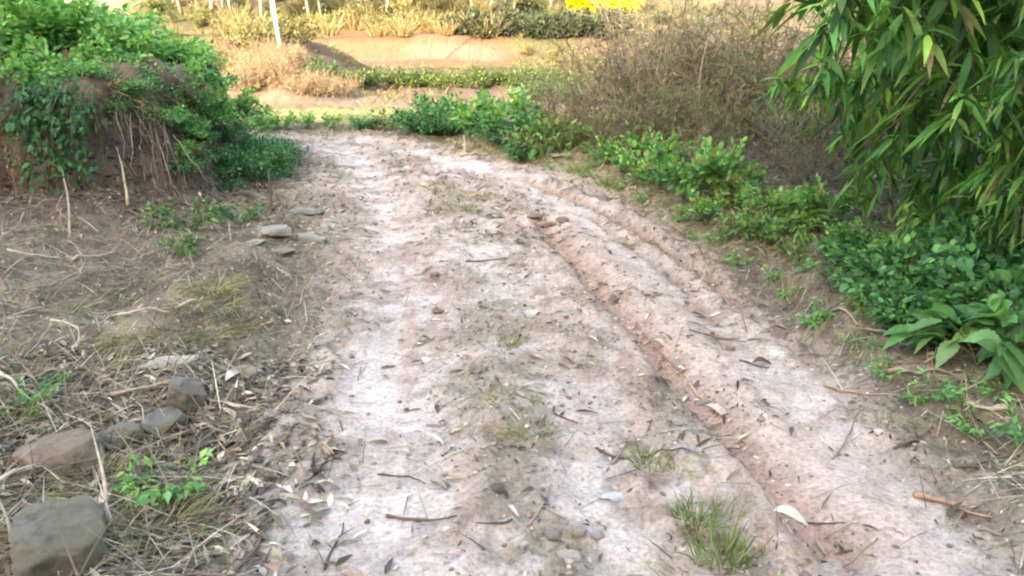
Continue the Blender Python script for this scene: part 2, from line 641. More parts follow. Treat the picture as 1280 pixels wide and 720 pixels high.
def ground_colours(X, Y, Z, f):
    n1 = fbm(X * 1.1, Y * 1.1, 101, 4)
    n2 = fbm(X * 4.5, Y * 4.5, 111, 4)
    n3 = fbm(X * 14, Y * 11, 121, 3)
    c = np.zeros(X.shape + (3,)) + np.array([.165, .135, .10])
    # verges: litter, straw and bare soil
    c = lerp(c, (.27, .225, .155), sstep(.42, .62, n2) * .8)
    c = lerp(c, (.10, .078, .06), sstep(.52, .68, n3) * .6)
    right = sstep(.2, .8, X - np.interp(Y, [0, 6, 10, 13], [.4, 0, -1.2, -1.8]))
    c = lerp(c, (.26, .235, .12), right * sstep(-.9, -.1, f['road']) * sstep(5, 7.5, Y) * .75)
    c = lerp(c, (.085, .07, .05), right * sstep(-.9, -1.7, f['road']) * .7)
    # the track
    d = np.zeros(X.shape + (3,)) + np.array([.49, .41, .36])
    d = lerp(d, (.54, .455, .405), sstep(.4, .6, n1))
    d = lerp(d, (.39, .325, .275), sstep(.5, .7, fbm(X * .7, Y * .7, 131, 3)) * .7)
    d = lerp(d, (.29, .235, .18), sstep(.50, .62, n2) * .65 * (1 - .7 * f['smooth']))
    d = lerp(d, (.15, .12, .09), sstep(.56, .66, n3) * .8 * (1 - .5 * f['smooth']) * sstep(.34, .54, n2))
    d = lerp(d, (.42, .29, .225), sstep(.55, .66, fbm(X * 8, Y * .8, 197, 3)) * .5)
    d = lerp(d, (.235, .205, .145), f['mid'] * sstep(.3, .6, n2) * .6)
    d = lerp(d, (.22, .19, .145), f['patch'] * sstep(.32, .58, n2) * .7)
    st = fbm(X * 2.6, Y * 4.4, 191, 5)
    d = lerp(d, (.31, .25, .195), sstep(.53, .63, st) * .6 * (1 - .75 * f['smooth']))
    d = lerp(d, (.36, .27, .22), sstep(.54, .64, fbm(X * 5.5, Y * 1.2, 195, 3)) * .45)
    d = lerp(d, (.60, .515, .47), f['smooth'] * .65 * sstep(.62, .45, st))
    d = lerp(d, (.54, .42, .36), np.clip(f['ridge'], 0, 1) * .85)
    d = lerp(d, (.40, .265, .205), np.clip(f['rut'] * 1.25, 0, 1) * .9)
    d = lerp(d, (.29, .19, .145), f['rutb'] * .8)
    dred = np.minimum(seg_dist(X + .12 * (n2 - .5), Y, RED_1)[0], seg_dist(X + .12 * (n2 - .5), Y, RED_2)[0])
    d = lerp(d, (.39, .26, .215), np.exp(-(dred / .055) ** 2) * sstep(.35, .55, n3) * .8)
    c = lerp(c, d, 0 * X) if False else c * (1 - sstep(-.22, .22, f['road'] + .3 * (n2 - .5))[..., None]) + d * sstep(-.22, .22, f['road'] + .3 * (n2 - .5))[..., None]
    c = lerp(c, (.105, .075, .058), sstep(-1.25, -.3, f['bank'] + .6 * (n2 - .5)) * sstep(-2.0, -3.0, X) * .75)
    # the bank: raw reddish soil on its face, coloured darker to look shaded; litter on top
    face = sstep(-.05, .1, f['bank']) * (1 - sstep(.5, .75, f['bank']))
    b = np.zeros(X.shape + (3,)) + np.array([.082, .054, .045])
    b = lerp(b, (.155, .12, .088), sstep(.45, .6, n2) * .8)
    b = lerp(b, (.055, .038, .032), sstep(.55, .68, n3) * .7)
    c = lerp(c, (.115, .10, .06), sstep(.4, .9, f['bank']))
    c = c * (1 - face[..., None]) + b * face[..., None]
    # beyond the bend
    far = sstep(14.2, 15.6, Y + 1.2 * (n1 - .5))
    Yw = f['Yw']
    h = np.zeros(X.shape + (3,)) + np.array([.34, .245, .16])
    h = lerp(h, (.24, .23, .105), sstep(.45, .65, fbm(X * .35, Y * .35, 141, 4)) * .8)
    h = lerp(h, (.24, .17, .12), sstep(.5, .66, fbm(X * .6, Y * .9, 151, 4)) * .7)
    h = lerp(h, (.44, .335, .25), sstep(15.0, 16.2, Yw) * (1 - sstep(17.0, 18.2, Yw)) * .9)
    az = X / np.maximum(Y, 5) + .03 * (fbm(X * .4, Y * .4, 165, 3) - .5)
    pink = sstep(22.8, 23.6, Yw) * (1 - sstep(30.6, 31.3, Yw)) * sstep(-.25, -.215, az) * (1 - sstep(-.03, .02, az))
    h = lerp(h, (.60, .25, .14), pink)
    h = lerp(h, (.70, .46, .37), pink * sstep(.5, .6, fbm(X * .4, Y * 1.6, 161, 3)) * .35)
    low = sstep(17.4, 17.9, Yw) * (1 - sstep(20.6, 21.0, Yw)) * sstep(-.16, -.13, az) * (1 - sstep(.04, .08, az))
    h = lerp(h, (.33, .22, .17), low * .85)
    h = lerp(h, (.36, .22, .14), f['mound'] * .85)
    green = sstep(20.8, 21.2, Yw) * (1 - sstep(22.6, 23.2, Yw)) * sstep(-.24, -.2, az)
    h = lerp(h, (.13, .14, .05), green * .8)
    gr2 = sstep(31.3, 32, Yw) * (1 - sstep(37, 40, Yw))
    h = lerp(h, (.19, .20, .075), gr2 * .7)
    up = sstep(38, 42, Yw)
    h = lerp(h, (.38, .28, .17), up * .7)
    lip = np.maximum.reduce([np.exp(-((Yw - q) / .35) ** 2) for q in (20.5, 27.6, 31.3, 37.4, 44.4)]) * sstep(.35, .5, fbm(X * .8, Y * .8, 181, 3))
    h = lerp(h, (.13, .11, .055), lip * .85)
    h = lerp(h, (.36, .27, .19), np.exp(-((az + .195 + .05 * np.sin(Y * .5)) / .012) ** 2) * (1 - sstep(23, 25, Yw)) * .9)
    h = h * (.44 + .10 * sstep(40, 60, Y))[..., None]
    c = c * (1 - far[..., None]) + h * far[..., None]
    grassy = sstep(12.6, 13.2, Y) * (1 - sstep(14.4, 15.6, Y)) * (1 - sstep(-.1, .2, f['road']))
    c = lerp(c, (.21, .22, .09), grassy * .8)
    return np.clip(c * 1.0, .01, .8)


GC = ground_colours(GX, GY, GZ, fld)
# the bank's rim leans out over its foot
ov = .16 * sstep(.55, 1.0, fld['bankup']) * (1 - sstep(.45, 1.1, fld['bank'])) * (.5 + 1.0 * fbm(GX * 1.7, GY * 1.7, 171, 3))
PX = GX + ov * sstep(-3.9, -2.9, GX)
PY = GY - ov * (1 - .75 * sstep(-3.4, -2.8, GX)) * sstep(9.3, 8.3, GY)
ny, nx = GX.shape
gi = np.arange(nx * ny).reshape(ny, nx)
quads = np.stack([gi[:-1, :-1], gi[:-1, 1:], gi[1:, 1:], gi[1:, :-1]], -1).reshape(-1, 4)


def fc(a):
    return .25 * (a[:-1, :-1] + a[:-1, 1:] + a[1:, 1:] + a[1:, :-1]).ravel()


f_road, f_bank, f_Y = fc(fld['road']), fc(fld['bank']), fc(GY)
kind_of = np.where(f_bank > 0, 2, np.where(f_Y > 15.0, 3, np.where(f_road > 0, 1, 0)))
GV = np.stack([PX, PY, GZ], -1).reshape(-1, 3)
GCf = GC.reshape(-1, 3)
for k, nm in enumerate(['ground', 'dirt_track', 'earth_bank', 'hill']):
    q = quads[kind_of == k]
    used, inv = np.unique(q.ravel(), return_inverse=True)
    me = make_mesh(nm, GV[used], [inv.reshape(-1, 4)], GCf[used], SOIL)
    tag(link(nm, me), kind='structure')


def scatter(n, poly_px=None, box=None, keep=None):
    """random ground points inside a world box that pass a test on the ground's fields"""
    x0, x1, y0, y1 = box
    X = rng.uniform(x0, x1, n)
    Y = rng.uniform(y0, y1, n)
    Z, f = shape(X, Y)
    if keep is not None:
        m = rng.random(n) < keep(X, Y, f)
        X, Y, Z = X[m], Y[m], Z[m]
    return np.stack([X, Y, Z], 1)


def randdir(n, flatness=0.0):
    v = rng.normal(0, 1, (n, 3))
    v[:, 2] *= 1 - flatness
    return unit(v)


# ------------------------------------------------------------------ plant builders
BROAD = [(0, .06), (.22, .78), (.5, 1), (.8, .6), (1, .03)]
SIMPLE = [(0, .12), (.42, 1), (1, .06)]
LANCE = [(0, .12), (.12, .62), (.35, 1), (.7, .62), (1, .03)]
STRAW = [(0, 1), (.5, .8), (1, .2)]

G_FRESH = [(.125, .32, .11), (.09, .26, .10), (.155, .35, .11), (.06, .19, .075)]
G_LIGHT = [(.20, .40, .15), (.16, .36, .14), (.23, .41, .13), (.10, .27, .10)]
G_DARK = [(.032, .095, .042), (.04, .12, .05), (.025, .075, .035), (.05, .14, .05)]
G_BAMB = [(.065, .19, .055), (.095, .25, .07), (.045, .13, .05), (.14, .29, .075), (.20, .35, .08)]
G_OLIVE = [(.13, .17, .055), (.17, .19, .07), (.10, .14, .05), (.22, .20, .09)]
BROWNS = [(.20, .145, .095), (.27, .205, .13), (.15, .105, .075), (.33, .26, .17)]
STRAWS = [(.33, .28, .20), (.24, .20, .14), (.44, .38, .29), (.16, .13, .095), (.11, .09, .07)]


def plant(name, seed, Rr, Hh, nst, nleaf, LL, WW, palette, prof=SIMPLE, droop=.15, upright=.4, tmin=.25, stem_c=(.12, .13, .06),
          fold=.12, stem_r=.006, spread=.12, lump=.5, base_spread=.25, stems_straight=False):
    """a leafy plant: stems fanning out of one base, leaves along them"""
    global rng
    keep, rng = rng, np.random.default_rng(seed)
    o = root(name)
    az = rng.uniform(0, 2 * math.pi, nst)
    reach = Rr * rng.uniform(.25, 1.0, nst) ** .7
    top = Hh * (1 - .55 * (reach / Rr) ** 2) * rng.uniform(.65, 1.1, nst)
    bx = np.stack([np.cos(az), np.sin(az), np.zeros(nst)], 1)
    base = bx * (Rr * base_spread * rng.uniform(0, 1, (nst, 1))) + rng.normal(0, .02, (nst, 3)) * [1, 1, 0]

    def stem(i, t):
        t = t[:, None]
        sag = (t ** 2.4) * .3 * (1 - upright)
        return base[i] + bx[i] * reach[i][:, None] * t ** 1.35 + np.array([0, 0, 1.]) * top[i][:, None] * (t ** .85 - sag)
    mb = MB()
    ii = np.arange(nst)
    ts = np.linspace(0, 1, 6)
    mb.segs(np.tile([0., 0, -.05], (nst, 1)), base, stem_r * 1.6, stem_r * 1.2, pal(nst, [stem_c]))
    for a, b in zip(ts[:-1], ts[1:]):
        mb.segs(stem(ii, np.full(nst, a)), stem(ii, np.full(nst, b)), stem_r * (1.15 - a), stem_r * (1.15 - b), pal(nst, [stem_c]))
    mb.build('stem', DRY, o)
    i = rng.integers(0, nst, nleaf)
    t = tmin + (1 - tmin) * rng.random(nleaf) ** .75
    P = stem(i, t) + rng.normal(0, spread * Rr, (nleaf, 3)) * [1, 1, .7]
    out = unit(P - np.array([0, 0, Hh * .25]))
    D = unit(out * .8 + randdir(nleaf) * .8 + np.array([0, 0, .1 + .3 * upright]))
    N = unit(randdir(nleaf) * .55 + np.array([0, 0, 1.0]) + out * .3)
    L = LL * rng.uniform(.55, 1.2, nleaf)
    C = pal(nleaf, palette, .2)
    mb = MB()
    mb.blades(P, D, N, L, L / LL * WW, prof, C, droop, fold, 3)
    mb.build('leaves', LEAF, o)
    rng = keep
    return o


def tuft_mesh(seed, n, Hh, spread, palette, wid=.006, lean=.55, droop=.35):
    global rng
    keep, rng = rng, np.random.default_rng(seed)
    a = rng.uniform(0, 2 * math.pi, n)
    r = spread * rng.random(n) ** .6
    P = np.stack([np.cos(a) * r, np.sin(a) * r, np.full(n, -.01)], 1)
    D = unit(np.stack([np.cos(a), np.sin(a), np.zeros(n)], 1) * lean * rng.uniform(.3, 1.3, (n, 1)) + rng.normal(0, .25, (n, 3)) * [1, 1, 0] + [0, 0, 1])
    mb = MB()
    mb.blades(P, D, randdir(n, .5), Hh * rng.uniform(.4, 1.15, n), wid, [(0, 1), (.35, .9), (.7, .6), (1, .05)], pal(n, palette, .2), droop)
    rng = keep
    return mb.mesh('grass_tuft', LEAF)


def brush(name, seed, Rr, Hh, nst, nsub, palette, nleaf=500, leaf_pal=None, r=.006, leaf=.05):
    """a leafless thicket: stems, twigs and a few dead leaves"""
    global rng
    keep, rng = rng, np.random.default_rng(seed)
    o = root(name)
    az = rng.uniform(0, 2 * math.pi, nst)
    tips = np.stack([np.cos(az) * Rr * rng.random(nst) ** .5, np.sin(az) * Rr * rng.random(nst) ** .5, Hh * rng.uniform(.5, 1.05, nst)], 1)
    base = np.stack([np.cos(az) * Rr * .4 * rng.random(nst), np.sin(az) * Rr * .4 * rng.random(nst), np.full(nst, -.03)], 1)
    mb = MB()
    ts = np.linspace(0, 1, 5)
    wob = rng.normal(0, .05 * Rr, (5, nst, 3))
    wob[0] = 0
    nodes = [base + (tips - base) * t + wob[k] + (np.array([0, 0, -.12 * Hh]) * t * t) for k, t in enumerate(ts)]
    for k in range(4):
        mb.segs(nodes[k], nodes[k + 1], r * (1.1 - ts[k]), r * (1.1 - ts[k + 1]), pal(nst, palette))
    mb.segs(np.tile([0., 0, -.1], (nst, 1)), base, r * 1.5, r * 1.1, pal(nst, palette))
    mb.build('stem', DRY, o)
    mb = MB()
    i = rng.integers(0, nst, nsub)
    t = rng.uniform(.2, 1, nsub)
    P0 = base[i] + (tips - base)[i] * t[:, None] + np.array([0, 0, -.12 * Hh]) * (t * t)[:, None] + rng.normal(0, .02, (nsub, 3))
    D = unit(randdir(nsub) + np.array([0, 0, .35]))
    ln = rng.uniform(.12, .45, nsub) * Rr
    P1 = P0 + D * ln[:, None]
    mb.segs(P0, P1, r * .42, r * .25, pal(nsub, palette))
    P2 = P1 + unit(D + randdir(nsub) * .8) * (ln * .7)[:, None]
    mb.segs(P1, P2, r * .25, r * .15, pal(nsub, palette))
    mb.build('twigs', DRY, o)
    if nleaf:
        j = rng.integers(0, nsub, nleaf)
        P = P1[j] + (P2 - P1)[j] * rng.random((nleaf, 1))
        mb = MB()
        L = leaf * rng.uniform(.5, 1.3, nleaf)
        mb.blades(P, unit(randdir(nleaf) + [0, 0, -.6]), randdir(nleaf), L, L * .35, SIMPLE, pal(nleaf, leaf_pal or BROWNS, .2), .2, .1, 3)
        mb.build('leaves', LEAF, o)
    rng = keep
    return o


def culm(seed, Hh, lean_az, lean, nbr, leaf_l=.22, leaf_w=.030):
    """one bamboo stem arching over, with drooping sprays of leaves from its nodes"""
    global rng
    keep, rng = rng, np.random.default_rng(seed)
    o = root('bamboo')
    la = np.array([math.cos(lean_az), math.sin(lean_az), 0])

    def axis_(t):
        t = np.asarray(t, float)[:, None]
        return la * lean * t ** 2.2 + np.array([0, 0, 1.]) * Hh * (t - .28 * t ** 3)
    ts = np.linspace(0, 1, 26)
    mb = MB()
    rad = .022 * (1.05 - ts) + .003
    pts = axis_(ts)
    mb.tube(pts, rad, np.array([.20, .22, .09]), 8)
    for k in range(1, 25):                                   # the rings at the nodes
        d = unit(pts[k + 1] - pts[k])
        mb.tube(np.stack([pts[k] - d * .006, pts[k] + d * .006]), rad[k] * 1.22, np.array([.20, .22, .12]), 8)
    tb = rng.uniform(.1, 1, nbr) ** .8
    az = rng.uniform(0, 2 * math.pi, nbr)
    bl = rng.uniform(.35, 1.05, nbr) * (1.15 - .6 * tb)
    B0 = axis_(tb)
    bd = unit(np.stack([np.cos(az), np.sin(az), rng.uniform(.15, .7, nbr)], 1) + la * .3)
    nn = 5
    sag = rng.uniform(.25, .6, nbr)

    def br(i, t):
        t = t[:, None]
        return B0[i] + bd[i] * bl[i][:, None] * t - np.array([0, 0, 1.]) * (bl[i] * sag[i])[:, None] * t * t * 1.5
    ii = np.arange(nbr)
    tt = np.linspace(0, 1, nn)
    for a, b in zip(tt[:-1], tt[1:]):
        mb.segs(br(ii, np.full(nbr, a)), br(ii, np.full(nbr, b)), .0035 * (1.1 - a), .0035 * (1.1 - b), pal(nbr, [(.13, .16, .06), (.2, .19, .09)]))
    mb.build('culm', DRY, o)
    per = 10
    i = np.repeat(ii, per)
    n = len(i)
    t = rng.uniform(.3, 1.02, n)
    P = br(i, t) + rng.normal(0, .012, (n, 3))
    hd = unit(bd[i] * [1, 1, 0] + 1e-6)
    D = unit(hd * rng.uniform(-.1, .8, (n, 1)) + rng.normal(0, .5, (n, 3)) * [1, 1, .7] + np.array([0, 0, -.5]))
    N = unit(np.cross(D, np.cross(np.array([0, 0, 1.]), D)) + randdir(n) * .5)
    L = leaf_l * rng.uniform(.5, 1.25, n)
    tone = rng.random(nbr)[i]                                # a spray is young and pale or old and dark as a whole
    C = pal(n, G_BAMB, .16) * (.6 + 1.0 * tone[:, None] ** 2)
    dead = rng.random(n) < .025
    C[dead] = pal(int(dead.sum()), [(.30, .24, .14), (.22, .17, .10)])
    mb = MB()
    mb.blades(P, D, N, L, leaf_w * rng.uniform(.75, 1.2, n), LANCE, C, rng.uniform(.05, .35, n), .16, 3)
    mb.build('leaves', LEAF, o)
    rng = keep
    return o


def tree(name, seed, Hh, crown_r, nleaf, leaf, palette, trunk_c, r=.09, bare=.35, lean=0.0):
    global rng
    keep, rng = rng, np.random.default_rng(seed)
    o = root(name)
    mb = MB()
    ts = np.linspace(0, 1, 9)
    wob = np.cumsum(rng.normal(0, .012 * Hh, (9, 2)), 0)
    wob[0] = 0
    pts = np.stack([wob[:, 0] + lean * ts * Hh, wob[:, 1], ts * Hh - .1], 1)
    mb.tube(pts, r * (1.15 - ts) ** .8 + .004, np.array(trunk_c), 8, .15)
    tr = mb.build('trunk', DRY, o)
    nb = 22
    tb = rng.uniform(bare, .97, nb)
    az = rng.uniform(0, 2 * math.pi, nb)
    ln = crown_r * (1.15 - .75 * (tb - bare) / (1 - bare)) * rng.uniform(.6, 1.1, nb)
    B0 = np.stack([np.interp(tb, ts, pts[:, c]) for c in range(3)], 1)
    bd = unit(np.stack([np.cos(az), np.sin(az), rng.uniform(.25, .9, nb)], 1))
    B1 = B0 + bd * ln[:, None] * .55
    B2 = B0 + bd * ln[:, None] + np.array([0, 0, -.08]) * ln[:, None]
    mb = MB()
    mb.segs(B0, B1, r * .32, r * .2, pal(nb, [trunk_c]), 5)
    mb.segs(B1, B2, r * .2, r * .06, pal(nb, [trunk_c]), 5)
    mb.build('limbs', DRY, o)
    i = rng.integers(0, nb, nleaf)
    t = rng.uniform(.35, 1.1, nleaf)[:, None]
    P = B0[i] + (B2 - B0)[i] * t + rng.normal(0, .16 * crown_r, (nleaf, 3))
    mb = MB()
    L = leaf * rng.uniform(.6, 1.3, nleaf)
    mb.blades(P, randdir(nleaf), randdir(nleaf), L, L * .55, SIMPLE, pal(nleaf, palette, .25), .1, .1, 3)
    mb.build('crown', LEAF, o)
    rng = keep
    return o


_ICO = None


def ico(sub=2):
    global _ICO
    if _ICO is None:
        _ICO = {}
    if sub not in _ICO:
        import bmesh
        bm = bmesh.new()
        bmesh.ops.create_icosphere(bm, subdivisions=sub, radius=1)
        bm.verts.ensure_lookup_table()
        V = np.array([v.co[:] for v in bm.verts])
        Fc = np.array([[v.index for v in f.verts] for f in bm.faces])
        bm.free()
        _ICO[sub] = (V, Fc)
    return _ICO[sub]


def stone(px, py, w, h_m, d_ratio, colr, label, seed, rz=0.0, blocky=0.0, tilt=(0, 0), sink=.36, name='stone', cat='stone', group=None, sub=5):
    """a rough stone seen at a pixel of the photograph, w pixels wide there and h_m metres tall"""
    p = at(px, py)
    wm = px_size(p, w)
    V, Fc = ico(sub)
    V = V.copy()
    rg = np.random.default_rng(seed)
    if blocky:                                             # push the ball towards a split block
        q = np.abs(V).max(1, keepdims=True)
        V = V * (1 - blocky) + V / q * .8 * blocky
    for _ in range(9):                                     # broken faces
        n = unit(rg.normal(0, 1, 3))
        k = rg.uniform(.55, .85)
        k = k if blocky < .9 else k + .25
        e = np.maximum(V @ n - k, 0)
        V = V - e[:, None] * n * .9
    d = fbm(V[:, 0] * 2.2 + seed, V[:, 1] * 2.2 + V[:, 2] * 1.7, seed, 4) - .5
    d2 = fbm(V[:, 0] * 7 + seed, V[:, 1] * 7 + V[:, 2] * 6, seed + 5, 4) - .5
    V = V * (1 + .22 * d[:, None] + .10 * d2[:, None])
    V = V * np.array([wm / 2, wm / 2 * d_ratio, h_m / 2])
    mb = MB()
    mb.add(V, [Fc], np.tile(colr, (len(V), 1)) * (1 + .25 * (fbm(V[:, 0] * 9, V[:, 1] * 9 + V[:, 2] * 7, seed + 3, 3) - .5))[:, None])
    o = mb.build(name, STONE)
    place(o, (p[0], p[1], p[2] + h_m * (.5 - sink)), rz, 1.0, tilt)
    return tag(o, label, cat, group)


def stick(a, b, r, colr, label, seed, name='stick', cat='stick', forks=2, lift=0.0, bend=.02, group=None, end_lift=None, sides=6):
    """a crooked twig or stick lying on the ground between two pixels of the photograph"""
    rg = np.random.default_rng(seed)
    A, B = at(*a), at(*b)
    k = 9
    t = np.linspace(0, 1, k)[:, None]
    ln = np.linalg.norm(B - A)
    dirn = unit(B - A)
    sd = unit(np.cross(dirn, [0, 0, 1.]))
    P = A + (B - A) * t + sd * (bend * ln * np.sin(t * math.pi * rg.uniform(.8, 1.6))) + np.cumsum(rg.normal(0, .011 * ln, (k, 3)) * (rg.random((k, 1)) > .45), 0) * [1, 1, .3]
    g = heights(P[:, 0], P[:, 1])
    if end_lift is None:
        P[:, 2] = np.maximum(.5 * g + .5 * np.interp(np.linspace(0, 1, k), [0, 1], [g[0], g[-1]]), g) + r * .6 + lift
    else:
        P[:, 2] = np.interp(np.linspace(0, 1, k), [0, 1], [A[2], A[2] + end_lift]) + .05 * end_lift * np.sin(np.linspace(0, 3.1, k)) + r * .5
    org = P[0].copy()
    mb = MB()
    rad = .85 * r * np.linspace(1.15, .4, k) * (1 + rg.normal(0, .16, k))
    mb.tube(P - org, rad, np.array(colr), sides, .25)
    for _ in range(forks):
        i = rg.integers(2, k - 2)
        dd = unit(dirn + sd * rg.choice([-1, 1]) * rg.uniform(.5, 1.1) + np.array([0, 0, rg.uniform(0, .25)]))
        l2 = ln * rg.uniform(.12, .3)
        q = np.stack([P[i], P[i] + dd * l2 * .5 + rg.normal(0, .03 * l2, 3), P[i] + dd * l2])
        q[1:, 2] = np.maximum(q[1:, 2], heights(q[1:, 0], q[1:, 1]) + r * .3)
        mb.tube(q - org, [r * .5, r * .38, r * .2], np.array(colr) * .95, 5)
    o = mb.build(name, DRY)
    o.location = tuple(org)
    return tag(o, label, cat, group)


# ------------------------------------------------------------------ the left bank: bushes, roots, creeper
def on(x, y, dz=0.0):
    return (x, y, height(x, y) + dz)


bush_a = plant('bush', 1, .62, .75, 26, 1500, .085, .055, G_LIGHT, BROAD, .12, .5, .2, spread=.10)
bush_b = plant('bush', 2, .60, .55, 26, 1500, .075, .045, G_FRESH + G_LIGHT[:2], SIMPLE, .15, .3, .15, spread=.12)
bush_c = plant('bush', 3, .55, .42, 24, 1500, .065, .036, G_DARK + G_FRESH[:2], SIMPLE, .2, .1, .15, spread=.13)
used = set()


def put(proto, loc, rz, s, tilt=(0, 0)):
    if proto.name not in used:
        used.add(proto.name)
        place(proto, loc, rz, s, tilt)
        return proto
    return dup(proto, loc, rz, s, tilt)


bank_bushes = []
for i, (p, x, y, s, dz) in enumerate([
        (bush_a, -4.35, 6.85, .80, -.08), (bush_a, -3.95, 7.25, .80, -.08), (bush_a, -4.6, 7.6, 1.15, -.05), (bush_a, -3.7, 7.9, .85, -.08),
        (bush_a, -5.2, 8.3, 1.35, -.05), (bush_a, -4.3, 8.6, 1.15, -.05), (bush_a, -5.9, 9.4, 1.5, 0), (bush_a, -4.9, 9.5, 1.2, 0), (bush_a, -4.8, 6.7, .8, -.05),
        (bush_a, -4.1, 8.0, 1.0, -.05), (bush_b, -3.75, 6.85, .52, -.12), (bush_b, -3.45, 7.4, .58, -.12), (bush_b, -3.25, 8.0, .62, -.12), (bush_b, -3.7, 9.1, .85, -.1),
        (bush_b, -3.3, 8.7, .72, -.12), (bush_b, -4.4, 7.1, .6, -.1),
        (bush_c, -3.05, 7.45, .48, -.22), (bush_c, -2.95, 7.9, .58, -.25), (bush_c, -2.85, 8.4, .62, -.22), (bush_c, -2.9, 8.9, .72, -.2), (bush_c, -3.0, 9.5, .75, -.15),
        (bush_c, -2.6, 8.1, .40, -.05), (bush_c, -2.65, 8.8, .50, -.05), (bush_c, -2.7, 9.4, .60, -.03), (bush_c, -3.4, 9.9, .8, -.1), (bush_c, -3.3, 6.95, .40, -.18), (bush_c, -2.75, 7.5, .42, -.1), (bush_c, -2.62, 7.9, .50, .1), (bush_c, -2.68, 8.5, .55, .1), (bush_c, -2.55, 8.5, .40, -.03), (bush_b, -2.95, 7.15, .34, -.1), (bush_a, -3.35, 8.5, .62, -.05), (bush_b, -3.28, 6.88, .40, -.02), (bush_b, -3.02, 7.1, .40, -.02), (bush_b, -3.5, 6.8, .40, -.04), (bush_b, -2.95, 7.4, .36, -.02), (bush_c, -2.88, 6.95, .34, -.06)]):
    loc = on(x, y, dz)
    bank_bushes.append((p, put(p, loc, i * 1.7, (s, s, s * (.85 + .3 * random.random())))))
for i, (px, py, s_) in enumerate([(250, 150, .5), (278, 165, .5), (300, 182, .5), (262, 192, .4), (312, 160, .55), (328, 192, .5), (290, 140, .55), (236, 128, .45), (318, 208, .4), (345, 180, .5), (200, 116, .38), (228, 122, .4), (176, 108, .36), (214, 140, .34), (245, 170, .36), (60, 150, .4), (28, 160, .36), (130, 128, .34), (150, 118, .36), (90, 160, .36), (165, 100, .42), (190, 100, .44), (215, 104, .44), (240, 108, .46), (205, 130, .36), (222, 150, .36), (180, 135, .3), (245, 195, .34), (268, 212, .34), (350, 200, .4)]):
    bank_bushes.append((bush_c, put(bush_c, at(px, py) + [0, 0, -.08], i * 2.1, s_)))
name_row([o for p, o in bank_bushes if p is bush_a], '{} tall pale green bush from the left on top of the cut bank', 'bush', 'pale green bushes on the bank')
name_row([o for p, o in bank_bushes if p is bush_b], '{} low broad green bush from the left along the rim of the cut bank', 'bush', 'low green bushes on the bank rim')
name_row([o for p, o in bank_bushes if p is bush_c], '{} small leaved dark green bush from the left, draping the track end of the bank', 'bush', 'dark bushes at the bank end')

# the dark creeper hanging down over the raw soil
cr = root('creeper', (-3.50, 6.50, 1.0))
mb, ml = MB(), MB()
for k in range(17):
    x0 = random.gauss(0, .17)
    n = 9
    t = np.linspace(0, 1, n)
    ln = random.uniform(.2, .8) * (1 - abs(x0))
    P = np.stack([x0 + .12 * np.sin(t * 3 + k) * t, -.16 - .16 * np.sin(t * 2.2), -ln * t ** 1.2 + .10 * (1 - t)], 1)
    mb.tube(P, .004, np.array([.09, .07, .05]), 4)
    m = 55
    tt = rng.random(m) ** 1.3
    Q = np.stack([np.interp(tt, t, P[:, c]) for c in range(3)], 1) + rng.normal(0, .065, (m, 3))
    ml.blades(Q, unit(randdir(m) + [0, -.5, -.5]), unit(randdir(m) * .6 + [0, -.7, .6]), .065 * rng.uniform(.4, 1.3, m), .036, SIMPLE, pal(m, G_DARK + G_FRESH[3:], .25), .2, .1, 3)
mb.build('stem', DRY, cr)
ml.build('leaves', LEAF, cr)
tag(cr, 'dark green leafy creeper hanging down over the bare soil of the cut bank', 'creeper')

# roots and dry stalks hanging from the bank's rim
root_objs, stalk_objs = [], []
for k in range(42):
    if k < 24:
        x, y = -4.75 + .95 * (k / 24) + random.uniform(-.05, .05), 6.36
        out = np.array([0.05, -1, 0])
    else:
        q = random.random()
        x, y = -3.38 + .55 * q, 6.46 + .42 * q
        out = np.array([.35, -.9, 0])
    ln = random.uniform(.2, .72)
    n = 8
    t = np.linspace(0, 1, n)[:, None]
    top = np.array([x, y, 0]) - out * random.uniform(.18, .3)
    z0 = height(top[0], top[1]) + .03
    o3 = out * (.34 + .16 * random.random())
    P = np.array([top[0], top[1], z0]) + o3 * np.sin(t * 1.9) + np.array([0, 0, -1.]) * ln * t ** 1.5 + rng.normal(0, .018, (n, 3)) * t
    P[:, 2] = np.maximum(P[:, 2], heights(P[:, 0], P[:, 1]) + .004)
    mb = MB()
    P[:, 0] += (t[:, 0] ** 1.3) * random.uniform(-.05, .28 if k >= 24 else .1)
    P[:, 2] = np.maximum(P[:, 2], heights(P[:, 0], P[:, 1]) + .004)
    straw = k >= 24
    c = np.array(random.choice(STRAWS if straw else [(.17, .12, .09), (.24, .18, .13), (.12, .085, .07)])) * random.uniform(.6, .95)
    org = P[0].copy()
    mb.tube(P - org, np.linspace(1, .45, n) * random.uniform(.003, .0065), c, 5, .2)
    o = mb.build('dry_stalk' if straw else 'hanging_root', DRY)
    o.location = tuple(org)
    (stalk_objs if straw else root_objs).append(o)
for o in root_objs:
    tag(o, 'thin brown root hanging down the bare face of the cut bank', 'root', 'roots hanging from the bank face')
for o in stalk_objs:
    tag(o, 'pale straw stalk slumped down the corner of the cut bank', 'stalk', 'straw stalks on the bank corner')

